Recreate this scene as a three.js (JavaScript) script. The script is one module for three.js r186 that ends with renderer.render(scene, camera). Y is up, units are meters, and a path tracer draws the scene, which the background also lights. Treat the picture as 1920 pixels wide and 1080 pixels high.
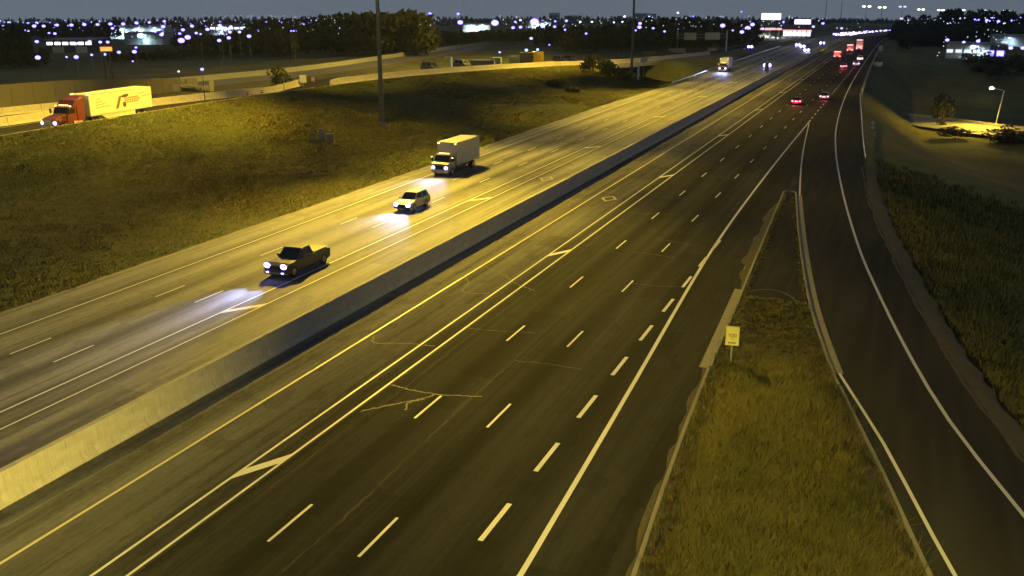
import * as THREE from 'three';
import { mergeGeometries } from 'three/addons/utils/BufferGeometryUtils.js';

// ---------- camera, sky, exposure ----------
// x: metres to the right of the camera across the motorway, -z: metres along it (s), y: height above the carriageway.
const CAM_H = 19.82, PITCH = -0.2961, YAW = 0.385;
const scene = new THREE.Scene();
const camera = new THREE.PerspectiveCamera(33.92, 1024 / 576, 0.5, 9000);
camera.rotation.order = 'YXZ';
camera.position.set(0, CAM_H, 0);
camera.rotation.set(PITCH, YAW, 0);
scene.add(camera);
camera.updateMatrixWorld();
const renderer = new THREE.WebGLRenderer({ antialias: true });
renderer.toneMapping = THREE.LinearToneMapping;
renderer.toneMappingExposure = 1;
renderer.shadowMap.enabled = true;

// night sky: city glow along the horizon, darker and bluer overhead
{
  const w = 64, h = 64, d = new Float32Array(w * h * 4);
  for (let j = 0; j < h; j++) {
    const el = ((j + 0.5) / h - 0.5) * Math.PI, g = Math.exp(-Math.max(0, el) * 4.5);
    for (let i = 0; i < w; i++) {
      const k = (j * w + i) * 4;
      d[k] = 0.060 + 0.115 * g; d[k + 1] = 0.074 + 0.140 * g; d[k + 2] = 0.096 + 0.170 * g; d[k + 3] = 1;
    }
  }
  const t = new THREE.DataTexture(d, w, h, THREE.RGBAFormat, THREE.FloatType);
  t.mapping = THREE.EquirectangularReflectionMapping; t.magFilter = THREE.LinearFilter; t.needsUpdate = true;
  scene.background = t; scene.environment = t;
}
const SODIUM = new THREE.Color(1.0, 0.665, 0.05), PALE_SODIUM = new THREE.Color(1.0, 0.76, 0.11);
const LAMP_A = 1.15, LAMP_C = 1.5;   // strength of the masts beside and behind the view

// ---------- helpers ----------
function rng(seed) { let a = seed >>> 0; return () => { a |= 0; a = a + 0x6D2B79F5 | 0; let t = Math.imul(a ^ a >>> 15, 1 | a); t = t + Math.imul(t ^ t >>> 7, 61 | t) ^ t; return ((t ^ t >>> 14) >>> 0) / 4294967296; }; }
const R = rng(7);
const V = (x, y, z) => new THREE.Vector3(x, y, z);
const P = (X, y, s) => new THREE.Vector3(X, y, -s);
const lerp = (a, b, t) => a + (b - a) * t, clamp = (x, a, b) => Math.min(b, Math.max(a, x));
const smooth = (a, b, x) => { const t = clamp((x - a) / (b - a), 0, 1); return t * t * (3 - 2 * t); };
function hash2(i, j, s) { let n = Math.imul(i, 374761393) + Math.imul(j, 668265263) + Math.imul(s, 1442695041); n = Math.imul(n ^ n >>> 13, 1274126177); return ((n ^ n >>> 16) >>> 0) / 4294967296; }
function vnoise(x, y, s = 1, px = 0, py = 0) {   // value noise, periodic when px / py are given
  const xi = Math.floor(x), yi = Math.floor(y), fx = x - xi, fy = y - yi, u = fx * fx * (3 - 2 * fx), v = fy * fy * (3 - 2 * fy);
  const q = (a, p) => p ? ((a % p) + p) % p : a;
  const h = (a, b) => hash2(q(a, px), q(b, py), s);
  return lerp(lerp(h(xi, yi), h(xi + 1, yi), u), lerp(h(xi, yi + 1), h(xi + 1, yi + 1), u), v);
}
const fbm = (x, y, s, n = 4) => { let a = 0, k = 0.5; for (let i = 0; i < n; i++) { a += k * vnoise(x, y, s + i); x *= 2.03; y *= 2.03; k *= 0.5; } return a; };
function along(pts) {      // smooth curve through [s, value] pairs, straight beyond its ends
  const n = pts.length, m = pts.map((p, i) => { const a = pts[Math.max(0, i - 1)], b = pts[Math.min(n - 1, i + 1)]; return (b[1] - a[1]) / (b[0] - a[0]); });
  return s => {
    if (s <= pts[0][0]) return pts[0][1] + m[0] * (s - pts[0][0]);
    if (s >= pts[n - 1][0]) return pts[n - 1][1] + m[n - 1] * (s - pts[n - 1][0]);
    let i = 0; while (pts[i + 1][0] < s) i++;
    const d = pts[i + 1][0] - pts[i][0], t = (s - pts[i][0]) / d, t2 = t * t, t3 = t2 * t;
    return (2 * t3 - 3 * t2 + 1) * pts[i][1] + (t3 - 2 * t2 + t) * d * m[i] + (-2 * t3 + 3 * t2) * pts[i + 1][1] + (t3 - t2) * d * m[i + 1];
  };
}
const taken = new Map();
function numbered(n) { const k = taken.get(n) || 0; taken.set(n, k + 1); return k ? `${n}_${String(k).padStart(3, '0')}` : n; }
function mark(o) { o.traverse(c => { if (c.isMesh) { c.castShadow = true; c.receiveShadow = true; } }); return o; }
function part(name, geo, m, parent, extra) {
  const g = Array.isArray(geo) ? merge(geo) : geo;
  const o = new THREE.Mesh(g, m); o.name = name; o.castShadow = o.receiveShadow = true;
  if (extra) o.userData = extra;
  parent.add(o); return o;
}
function thing(name, label, category, pos, turn = 0, group) {
  const o = new THREE.Group(); o.name = numbered(name); scene.add(o);
  o.position.copy(pos); o.rotation.y = turn; o.userData = { label, category };
  if (group) o.userData.group = group;
  return o;
}
function structure(name, label) { const o = new THREE.Group(); o.name = numbered(name); scene.add(o); o.userData = { kind: 'structure', label }; return o; }
function merge(list) { return list.length === 1 ? list[0] : mergeGeometries(list.map(g => { const q = g.index ? g.toNonIndexed() : g.clone(); for (const k of Object.keys(q.attributes)) if (!['position', 'normal', 'uv'].includes(k)) q.deleteAttribute(k); if (!q.attributes.uv) q.setAttribute('uv', new THREE.BufferAttribute(new Float32Array(q.attributes.position.count * 2), 2)); return q; })); }
function box(w, h, d, x = 0, y = 0, z = 0, ry = 0) { const g = new THREE.BoxGeometry(w, h, d); if (ry) g.rotateY(ry); g.translate(x, y, z); return g; }
function cyl(r0, r1, h, x = 0, y = 0, z = 0, n = 12) { return new THREE.CylinderGeometry(r1, r0, h, n).translate(x, y + h / 2, z); }
function bar(a, b, r, n = 6) { const d = b.clone().sub(a), g = new THREE.CylinderGeometry(r, r, d.length(), n); g.applyQuaternion(new THREE.Quaternion().setFromUnitVectors(V(0, 1, 0), d.normalize())); g.translate((a.x + b.x) / 2, (a.y + b.y) / 2, (a.z + b.z) / 2); return g; }
function hull(c) {         // eight corners: bottom four, top four, both the same way round
  const q = [[0, 1, 2, 3], [7, 6, 5, 4], [4, 5, 1, 0], [5, 6, 2, 1], [6, 7, 3, 2], [7, 4, 0, 3]], p = [], uv = [];
  for (const [a, b, d, e] of q) for (const [i, u, v] of [[a, 0, 1], [b, 1, 1], [d, 1, 0], [a, 0, 1], [d, 1, 0], [e, 0, 0]]) { p.push(...c[i]); uv.push(u, v); }
  const g = new THREE.BufferGeometry(); g.setAttribute('position', new THREE.Float32BufferAttribute(p, 3)); g.setAttribute('uv', new THREE.Float32BufferAttribute(uv, 2)); g.computeVertexNormals(); return g;
}
function extrude(profile, w, bevel = 0.03) {   // side profile of [z, y] points, w wide, centred on x
  const s = new THREE.Shape(profile.map(([z, y]) => new THREE.Vector2(z, y)));
  const g = new THREE.ExtrudeGeometry(s, { depth: w - 2 * bevel, bevelEnabled: bevel > 0, bevelThickness: bevel, bevelSize: bevel, bevelOffset: -bevel, bevelSegments: 2, steps: 1 });
  const p = g.attributes.position;
  for (let i = 0; i < p.count; i++) { const x = p.getX(i), y = p.getY(i), z = p.getZ(i); p.setXYZ(i, (w - 2 * bevel) / 2 - z, y, x); }
  g.computeVertexNormals(); return g;
}
function plate(q, t) {     // thin plate on four corners [x,y,z], t proud of them along their normal
  const a = V(...q[0]), n = V(...q[1]).sub(a).cross(V(...q[3]).sub(a)).normalize().multiplyScalar(t);
  return hull([...q, ...q.map(c => [c[0] + n.x, c[1] + n.y, c[2] + n.z])].reverse());
}
function sheet(rows, us, vs) {   // grid of Vector3 rows; uv from plan position in metres (us, vs per metre) unless functions
  const nr = rows.length, nc = rows[0].length, p = [], uv = [], ix = [];
  rows.forEach((r, j) => r.forEach((v, i) => { p.push(v.x, v.y, v.z); uv.push(typeof us === 'function' ? us(v, i, j) : v.x * us, typeof vs === 'function' ? vs(v, i, j) : -v.z * vs); }));
  for (let j = 0; j < nr - 1; j++) for (let i = 0; i < nc - 1; i++) { const a = j * nc + i, b = a + 1, c = a + nc, d = c + 1; ix.push(a, b, c, b, d, c); }
  const g = new THREE.BufferGeometry(); g.setAttribute('position', new THREE.Float32BufferAttribute(p, 3)); g.setAttribute('uv', new THREE.Float32BufferAttribute(uv, 2)); g.setIndex(ix); g.computeVertexNormals(); return g;
}
const range = (a, b, n) => Array.from({ length: n + 1 }, (_, i) => a + (b - a) * i / n);
function ribbon(xf, w, s0, s1, step, y) { const n = Math.max(1, Math.ceil((s1 - s0) / step)); return sheet(range(s0, s1, n).map(s => [P(xf(s) - w / 2, y(s), s), P(xf(s) + w / 2, y(s), s)]), 1, 1); }
function wallAlong(pts, prof, closed = true) {   // sweeps a profile of [across, up] along path points (Vector3)
  const rows = pts.map((p, i) => { const a = pts[Math.max(0, i - 1)], b = pts[Math.min(pts.length - 1, i + 1)], t = b.clone().sub(a).setY(0).normalize(), r = V(-t.z, 0, t.x); return prof.map(([c, u]) => V(p.x + r.x * c, p.y + u, p.z + r.z * c)); });
  let L = 0; const ls = pts.map((p, i) => L += i ? p.distanceTo(pts[i - 1]) : 0);
  let U = 0; const us = prof.map((c, i) => U += i ? Math.hypot(c[0] - prof[i - 1][0], c[1] - prof[i - 1][1]) : 0);
  const g = sheet(rows, (v, i, j) => ls[j] * 0.25, (v, i) => us[i] * 0.25).toNonIndexed(); g.computeVertexNormals();
  const caps = [rows[0], rows[rows.length - 1]].map(r => { const p = []; for (let i = 1; i < r.length - 1; i++) for (const v of [r[0], r[i], r[i + 1]]) p.push(v.x, v.y, v.z); const q = new THREE.BufferGeometry(); q.setAttribute('position', new THREE.Float32BufferAttribute(p, 3)); q.computeVertexNormals(); return q; });
  return merge([g, ...caps]);
}
// ---------- textures ----------
const toS = x => { x = clamp(x, 0, 1); return x <= 0.0031308 ? 12.92 * x : 1.055 * Math.pow(x, 1 / 2.4) - 0.055; };
function tex(w, h, f, data = false) {
  const d = new Uint8Array(w * h * 4);
  for (let j = 0; j < h; j++) for (let i = 0; i < w; i++) { const c = f(i, j), k = (j * w + i) * 4; for (let q = 0; q < 3; q++) d[k + q] = Math.round(255 * (data ? clamp(c[q], 0, 1) : toS(c[q]))); d[k + 3] = 255; }
  const t = new THREE.DataTexture(d, w, h); t.wrapS = t.wrapT = THREE.RepeatWrapping; t.magFilter = THREE.LinearFilter; t.minFilter = THREE.LinearMipmapLinearFilter; t.generateMipmaps = true;
  if (!data) t.colorSpace = THREE.SRGBColorSpace; t.needsUpdate = true; return t;
}
const std = (c, rough = 0.8, o = {}) => new THREE.MeshStandardMaterial({ color: Array.isArray(c) ? new THREE.Color().setRGB(...c) : c, roughness: rough, metalness: 0, ...o });
// a carriageway map: lane lines at the given X, dark seams there, pale wheel paths between, streaks along the road
function roadMap(w, h, X0, X1, len, lines, base, seam, seed, zone = () => 1) {
  const PQ = rng(seed + 50), patches = Array.from({ length: 12 }, () => [X0 + (X1 - X0) * PQ(), len * PQ(), 0.5 + 0.9 * PQ(), 1.5 + 7 * PQ()]);
  const repair = (X, s) => patches.some(([a, b, c, d]) => Math.abs(X - a) < c && Math.abs(s - b) < d), stain = (X, s) => vnoise(X * 1.7, s / len * 60, seed + 8, 0, 60);
  return tex(w, h, (i, j) => {
    const X = lerp(X0, X1, (i + 0.5) / w), s = (j + 0.5) / h * len;
    const wob = 0.25 * (vnoise(X * 0.3, s / len * 4, seed + 9, 0, 4) - 0.5);
    let k = 0;
    for (const L of lines) k = Math.max(k, Math.exp(-Math.pow((X + wob - L - 0.15) / 0.78, 2)));
    const streak = vnoise(X * 2.2, s / len * 6, seed, 0, 6) * 0.5 + vnoise(X * 7, s / len * 9, seed + 1, 0, 9) * 0.35 + vnoise(X * 0.7, s / len * 3, seed + 2, 0, 3) * 0.3;
    const grain = vnoise(i * 0.9, j * 0.9, seed + 3) * 0.22 + vnoise(i * 0.31, j * 0.31, seed + 4) * 0.16;
    const patch = vnoise(X * 0.25, s / len * 12, seed + 5, 0, 12);
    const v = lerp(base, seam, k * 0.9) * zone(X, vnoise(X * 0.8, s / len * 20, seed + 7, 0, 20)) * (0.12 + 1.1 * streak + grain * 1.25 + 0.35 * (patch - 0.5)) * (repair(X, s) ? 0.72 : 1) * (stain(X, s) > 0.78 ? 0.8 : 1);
    return [v * 1.01, v, v * 0.97];
  });
}
const LINES_NB = [-24.5, -20.57, -16.82, -13.07], LINES_SB = [-38.5, -40.2, -43.25, -46.65, -50.3];
const nbMap = roadMap(1024, 1024, -34, 2, 96, LINES_NB, 0.035, 0.011, 11, (X, n) => X < -28.9 ? 4.8 - 0.7 * n : X < -23.7 ? 2.7 + 0.9 * n : X > -12.6 ? 0.75 : 1);   // paler surfacing on left shoulder and lane, tone lifted to carry the mast glow
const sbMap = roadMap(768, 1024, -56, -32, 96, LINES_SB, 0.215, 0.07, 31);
const rampMap = tex(512, 512, (i, j) => { const v = 0.036 * (0.62 + 0.5 * vnoise(i / 26, j / 170, 5, 20, 3) + 0.4 * vnoise(i * 0.8, j * 0.8, 6) * 0.7 + 0.25 * vnoise(i / 64, j / 64, 8, 8, 8)); return [v * 1.02, v, v * 0.93]; });
const grassMap = tex(1024, 1024, (i, j) => {
  const a = vnoise(i / 4, j / 7, 41, 256, 146) * 0.5 + vnoise(i / 1.7, j / 2.6, 42) * 0.5, b = vnoise(i / 64, j / 64, 43, 16, 16), c = vnoise(i / 20, j / 20, 44, 51, 51);
  const v = 0.45 + 0.75 * a * a + 0.35 * (c - 0.4), dry = clamp(b * 0.9 + c * 0.5 - 0.25, 0, 1);
  return [lerp(0.14, 0.22, dry) * v, lerp(0.155, 0.205, dry) * v, lerp(0.042, 0.055, dry) * v];
});
const soilMap = tex(512, 512, (i, j) => { const v = 0.6 + 0.5 * vnoise(i / 3, j / 3, 51, 170, 170) + 0.5 * vnoise(i / 40, j / 40, 52, 12, 12) * vnoise(i / 9, j / 9, 53); return [0.095 * v, 0.08 * v, 0.05 * v]; });
const concMap = tex(512, 512, (i, j) => { const v = 0.72 + 0.22 * vnoise(i / 2, j / 2, 61) + 0.18 * vnoise(i / 50, j / 30, 62, 10, 17) + 0.16 * vnoise(i / 6, j / 120, 63, 85, 4) - (vnoise(i / 9, j / 90, 64, 56, 5) > 0.83 ? 0.14 : 0); return [0.46 * v, 0.43 * v, 0.37 * v]; });
const bumpMap = tex(256, 256, (i, j) => { const v = vnoise(i / 1.6, j / 1.6, 71) * 0.6 + vnoise(i / 5, j / 5, 72, 51, 51) * 0.4; return [v, v, v]; }, true);
function rep(t, x, y) { const c = t.clone(); c.repeat.set(x, y); c.needsUpdate = true; return c; }
const matt = (rough, spec, map) => new THREE.MeshPhysicalMaterial({ color: 0xffffff, roughness: rough, specularIntensity: spec, map, bumpMap: rep(bumpMap, 12, 30), bumpScale: 0.012 });
const M = {
  nb: matt(0.9, 0.25, nbMap), sb: matt(0.7, 0.5, sbMap),
  ramp: matt(0.95, 0.15, rampMap),
  paint: std([0.72, 0.71, 0.66], 0.55), yellowPaint: std([0.72, 0.64, 0.40], 0.55), oldPaint: std([0.50, 0.46, 0.36], 0.6),
  seal: std([0.18, 0.16, 0.12], 0.7), concrete: std(0xffffff, 0.85, { map: concMap, bumpMap: rep(bumpMap, 6, 6), bumpScale: 0.006 }),
  kerb: std([0.27, 0.25, 0.19], 0.85), grass: std(0xffffff, 1, { map: grassMap, vertexColors: true }), soil: std(0xffffff, 1, { map: soilMap }),
  steel: std([0.42, 0.42, 0.41], 0.5, { metalness: 0.6 }), pole: std([0.14, 0.14, 0.135], 0.7, { metalness: 0.2 }), paleSteel: std([0.62, 0.62, 0.6], 0.55, { metalness: 0.2 }),
  black: std([0.018, 0.018, 0.02], 0.75), rubber: std([0.022, 0.022, 0.022], 0.9), glass: std([0.02, 0.022, 0.026], 0.12), chrome: std([0.6, 0.6, 0.6], 0.25, { metalness: 0.9 }),
  white: std([0.75, 0.75, 0.73], 0.45), dirtyWhite: std([0.52, 0.52, 0.50], 0.6), grey: std([0.24, 0.24, 0.24], 0.6), darkGrey: std([0.08, 0.08, 0.085], 0.6),
  orange: std([0.42, 0.085, 0.03], 0.4), bark: std([0.07, 0.055, 0.04], 1), leaf: std([0.058, 0.066, 0.026], 0.95),
};
const glow = (r, g, b, k) => new THREE.MeshStandardMaterial({ color: 0x050505, roughness: 0.6, emissive: new THREE.Color().setRGB(r, g, b), emissiveIntensity: k });
const G = {
  violet: glow(0.23, 0.19, 1.0, 5), cyan: glow(0.35, 0.6, 1.0, 5), white: glow(0.85, 0.85, 1.0, 4), head: glow(0.36, 0.30, 1.0, 13), headFar: glow(0.30, 0.24, 1.0, 26), tail: glow(1.0, 0.06, 0.12, 5), tailHot: glow(1.0, 0.32, 0.38, 5), amber: glow(1.0, 0.62, 0.22, 5), markerRed: glow(1, 0.16, 0.08, 4),
  sodium: glow(1.0, 0.72, 0.25, 12), board: glow(1.0, 0.86, 0.84, 2.2), boardBlue: glow(0.8, 0.74, 1.0, 2.4), orangeSign: glow(1.0, 0.30, 0.06, 2.0), pink: glow(1.0, 0.42, 0.46, 1.6), window: glow(0.75, 0.85, 1.0, 1.2), dim: glow(0.5, 0.62, 0.8, 0.9),
};

scene.fog = new THREE.FogExp2(0x8f99a8, 0.0001);
// ---------- the lie of the land ----------
const drop = r => r < 400 ? 0 : r < 800 ? -2e-5 * (r - 400) ** 2 : -3.2 - 0.016 * (r - 800);
const bend = s => s < 500 ? 0 : 0.5 * 7.3e-4 * (s - 500) ** 2;            // the motorway turns right far away
const yRoad = s => drop(Math.max(0, s));
const gorLeft = along([[12, -6.0], [29, -6.95], [35, -7.4], [42, -7.85], [50, -8.25], [62.5, -8.75], [79.6, -9.5], [103.5, -10.5]]);     // island edge beside the main lanes
const gorRight = along([[12, 9.5], [25, 4.9], [32.9, 2.8], [39.9, 1.15], [47.6, -0.8], [52.6, -2.0], [64.4, -4.2], [82.7, -6.75], [104, -9.3]]);
const rampWhite = along([[12, 11.5], [25, 6.2], [33.3, 3.7], [44.3, 0.86], [52.7, -1.65], [65.6, -4.3], [82.8, -6.6], [99, -8.4], [130, -11.2], [166.5, -13.75]]);
const rampYellow = along([[12, 17.5], [25, 11.1], [39, 6.4], [50.7, 3.25], [74.3, -0.8], [90, -2.85], [109.7, -5.0], [135, -7.3], [162, -9.1], [205, -10.7], [264, -11.8], [360, -12.4], [447, -12.7]]);
const NBRight = along([[12, 20], [25, 13.6], [44.4, 7.0], [54.5, 4.75], [68.4, 2.5], [96.5, -1.1], [121, -3.1], [145, -4.6], [171, -5.95], [208, -7.85], [226, -8.5], [285, -9.4], [383, -10.5], [450, -10.9]]);
const nbRight = s => NBRight(Math.min(s, 460)) + bend(s);
const goreLine = along([[12, -10.2], [27.4, -10.8], [40.6, -11.4], [78, -13.15], [121, -13.8], [171.6, -13.95]]);
const SBLeft0 = along([[0, -53.2], [90, -53.4], [180, -53.6], [215, -52.6], [235, -51.4], [290, -51.6], [450, -50.6]]);
const sbLeft = s => SBLeft0(Math.min(s, 460)) + bend(s);
const crestX0 = along([[20, -89], [77, -93.3], [89.6, -94.2], [104, -95.1], [121.9, -96.5], [141, -97.2], [170, -96.8], [197.6, -94.4], [230.8, -87.7], [260.7, -76.9], [278, -72.1], [321.7, -67.1], [364, -64.1], [460, -60.5]]);
const crestX = s => crestX0(Math.min(s, 470)) + bend(s);
const crestY0 = along([[20, 5.2], [104, 5.2], [122, 5.1], [141, 4.9], [170, 4.6], [197.6, 4.1], [230.8, 3.4], [260.7, 2.7], [278, 2.4], [321.7, 1.6], [364, 0.8], [420, 0.2]]);
const crestY = s => (s > 420 ? 0.2 : crestY0(s)) + yRoad(s);
const berm = s => 1.0 * (1 - smooth(143, 156, s));                          // grassy lip in front of the ramp, then a barrier instead
const rampY = s => crestY(s) - berm(s);
const valley = (X, s) => (smooth(252, 262, s + (X + 70) * 0.30) * (1 - smooth(270, 296, s + (X + 70) * 0.45)));
function H(X, s) {
  const r = Math.hypot(X, s), XL = sbLeft(s), XR = nbRight(s), base = drop(r);
  if (X >= XL - 0.2 && X <= XR + 0.2) { const v = valley(X, s); return lerp(yRoad(s) - 0.15, yRoad(s) - 1.2, v); }
  const rough = (fbm(X * 0.16, s * 0.16, 21, 3) - 0.45) * 0.5;
  if (X < XL) {
    const Xc = crestX(s), d = XL - X, W = Math.max(4, XL - Xc), t = d / W;
    let y;
    if (t <= 1) y = yRoad(s) - 0.15 - 0.85 * Math.sin(Math.PI * clamp(t / 0.55, 0, 1)) + (crestY(s) - yRoad(s) + 0.15) * Math.pow(t, 1.25) + rough * smooth(0.02, 0.15, t) * (1 - smooth(0.85, 1, t));
    else {
      const e = Xc - X, g = rampY(s) - 0.12;
      if (e < 14) y = lerp(crestY(s), g, smooth(0.3, 1.2, e));
      else y = lerp(g, 2.6 + base + rough, smooth(14, 24, e)) + lerp(0, -6, smooth(60, 220, e));
    }
    return y - 8 * valley(X, s) * smooth(0.0, 5, d) * (1 - smooth(12, 40, Xc - X));
  }
  const d = X - XR, far = smooth(330, 420, s);
  const deep = lerp(6.5, 8.0, smooth(100, 200, s)) * (1 - 0.75 * far);
  const slope = lerp(30, 13, smooth(140, 215, s)), start = d - 1.2;
  let y = yRoad(s) - 0.15 - deep * smooth(-0.25 * slope, slope, start) * smooth(0, 3, d) + rough * smooth(1, 5, d);
  y += 9 * smooth(520, 700, s) * smooth(6, 30, d) * (1 - smooth(120, 300, d));                 // wooded bank where the road bends
  return lerp(y, base - 7 + rough, smooth(60, 160, d) * (1 - smooth(430, 520, s)));
}
// where the sight line through a pixel of the 1920 x 1080 survey photograph meets the land raised by h
function at(px, py, h = 0, from = 20) {
  const d = V((px - 960) / 1770.5, -(py - 540) / 1770.5, -1).applyQuaternion(camera.quaternion).normalize();
  let t = h > 18 ? 700 : from;
  for (; t < 4200; t *= 1.004) { const X = d.x * t, y = CAM_H + d.y * t, s = -d.z * t; if (y <= H(X, s) + h) break; }
  return V(d.x * t, CAM_H + d.y * t, d.z * t);
}
const ground = (X, s) => P(X, H(X, s), s);

{ // one sheet of land to the horizon
  const xs = [], ss = [];
  for (let x = -2600; x < 2600;) { xs.push(x); const a = x < -135 ? (-135 - x) : x > 45 ? x - 45 : 0; x += x > -112 && x < -86 ? 1 : 2 + a * 0.07; }
  for (let s = -60; s < 5200;) { ss.push(s); s += s > 245 && s < 310 ? 1.5 : 2.5 + Math.max(0, s - 400) * 0.05; }
  const p = [], uv = [], col = [], ix = [];
  for (const s of ss) for (const X of xs) {
    p.push(X, H(X, s), -s); uv.push(X / 14, s / 14);
    const big = fbm(X * 0.035, s * 0.035, 81, 4), mid = fbm(X * 0.22, s * 0.12, 82, 3), k = clamp(0.72 + 0.85 * (big - 0.45) + 0.7 * (mid - 0.45), 0.4, 1.4), dry = clamp(1 + 0.9 * (fbm(X * 0.06 + 9, s * 0.05, 83, 3) - 0.45), 0.7, 1.35);
    col.push(k * dry, k * (0.94 + 0.06 * dry), k * 0.9);
  }
  const n = xs.length;
  for (let j = 0; j < ss.length - 1; j++) for (let i = 0; i < n - 1; i++) { const a = j * n + i; ix.push(a, a + 1, a + n, a + 1, a + n + 1, a + n); }
  const g = new THREE.BufferGeometry(); g.setAttribute('position', new THREE.Float32BufferAttribute(p, 3)); g.setAttribute('uv', new THREE.Float32BufferAttribute(uv, 2)); g.setAttribute('color', new THREE.Float32BufferAttribute(col, 3)); g.setIndex(ix); g.computeVertexNormals();
  const o = new THREE.Mesh(g, M.grass); o.name = 'ground'; o.receiveShadow = o.castShadow = true; o.userData = { kind: 'structure', label: 'rough grass land around the motorway' }; scene.add(o);
}

// ---------- carriageways ----------
const stations = [];
for (let s = -30; s < 1250;) { stations.push(s); s += s < 430 ? 4 : 12; }
const nb = structure('northbound_road', 'northbound carriageway of the motorway');
{
  const rows = stations.map(s => { const r = s < 104 ? gorLeft(Math.max(12, s)) - 0.15 : nbRight(s), l = -32.5 + bend(s); return range(0, 1, 10).map(t => P(lerp(l, r, t), yRoad(s), s)); });
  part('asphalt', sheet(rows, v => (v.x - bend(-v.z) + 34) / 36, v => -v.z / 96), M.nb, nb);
}
const ramp = structure('exit_ramp_road', 'curving ramp beside the motorway');
{
  const rows = stations.filter(s => s <= 106).map(s => { const q = Math.max(10, s); return range(0, 1, 8).map(t => P(lerp(gorRight(q) + 0.12, nbRight(q), t), 0.003, s)); });
  rows.push(range(0, 1, 8).map(t => P(lerp(-10.5, nbRight(108), t), 0.003, 108)), range(0, 1, 8).map(t => P(lerp(-12.6, nbRight(160), t), 0.003, 160)));
  part('asphalt', sheet(rows, 1 / 9, 1 / 22), M.ramp, ramp);
}
const sb = structure('southbound_road', 'southbound carriageway of the motorway');
{
  const rows = stations.map(s => range(0, 1, 8).map(t => P(lerp(sbLeft(s), -32.8 + bend(s), t), yRoad(s), s)));
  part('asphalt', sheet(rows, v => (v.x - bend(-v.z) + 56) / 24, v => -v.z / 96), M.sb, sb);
}
const Y1 = s => yRoad(s) + 0.005, Y2 = s => yRoad(s) + 0.009;
const lineAt = (X, w, s0, s1, m, parent, name = 'edge_line') => part(name, ribbon(typeof X === 'function' ? X : s => X + bend(s), w, s0, s1, s0 > 420 ? 12 : 6, Y1), m, parent);
lineAt(-28.8, 0.15, -20, 1100, M.yellowPaint, nb);
lineAt(-25.1, 0.13, -20, 900, M.paint, nb, 'buffer_line'); lineAt(-23.9, 0.13, -20, 900, M.paint, nb, 'buffer_line');
lineAt(goreLine, 0.22, 5, 171.6, M.paint, nb, 'gore_line');
lineAt(s => rampYellow(Math.min(s, 447)) + bend(s), 0.2, 158, 1000, M.paint, nb);
part('edge_line', ribbon(rampWhite, 0.17, 12, 166.5, 4, s => 0.012), M.paint, ramp);
part('edge_line', ribbon(rampYellow, 0.2, 12, 158, 4, s => 0.012), M.paint, ramp);
lineAt(-34.9, 0.16, -20, 1100, M.yellowPaint, sb);
lineAt(-38.5, 0.11, -20, 900, M.paint, sb, 'buffer_line'); lineAt(-40.2, 0.13, -20, 900, M.paint, sb, 'buffer_line');
lineAt(s => -50.1 - 0.9 * smooth(60, 130, s) + 1.2 * smooth(190, 240, s) + bend(s), 0.13, -20, 1000, M.paint, sb);
function dashes(X, s0, len, period, s1, w, parent, m = M.paint) {
  const rest = [];
  const X0 = typeof X === 'function' ? X : s => X + bend(s);
  for (let s = s0; s < s1; s += period) { const g = ribbon(X0, w, s, s + len, len, Y1); if (s < 300) part('lane_dash', g, m, parent); else rest.push(g); }
  if (rest.length) part('lane_dashes_far', merge(rest), m, parent, { kind: 'stuff' });
}
dashes(-20.57, 1.9, 3, 12, 620, 0.13, nb); dashes(-16.82, 2.3, 3, 12, 620, 0.13, nb);
dashes(-13.07, 5.0, 3, 6, 80, 0.22, nb);
dashes(s => -14.0 - 0.2 * smooth(171, 300, s), 174, 2.4, 6, 330, 0.22, nb);
dashes(-43.25, 0.9, 3, 12, 560, 0.12, sb); dashes(-46.65, 0.9, 3, 12, 560, 0.12, sb);
const hatch = (Xa, sa, Xb, sbv, w, parent) => part('hatch_bar', sheet([[P(Xa, Y2(sa), sa - w), P(Xb, Y2(sbv), sbv - w)], [P(Xa, Y2(sa), sa + w), P(Xb, Y2(sbv), sbv + w)]], 1, 1), M.paint, parent);
for (let k = 0; k < 9; k++) hatch(-25.05, 29.9 + 37.9 * k + (k ? 2 : 0), -23.95, 31.9 + 37.9 * k + (k ? 2 : 0), 0.5, nb);
for (let k = -1; k < 8; k++) hatch(-40.15, 48 + 39.2 * k, -38.55, 50.2 + 39.2 * k, 0.42, sb);
function diamond(X, s, parent) { const t = 0.13, ring = [[0, 1.35], [0.72, 0], [0, -1.35], [-0.72, 0], [0, 1.35]]; part('diamond_symbol', sheet(ring.map(([a, b]) => [P(X + a * (1 - t * 1.6), Y1(s) + 0.002, s + b * (1 - t)), P(X + a * (1 + t * 1.6), Y1(s) + 0.002, s + b * (1 + t))]), 1, 1), M.oldPaint, parent); }
diamond(-27.0, 93.6, nb); diamond(-37.0, 102, sb);
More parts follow.
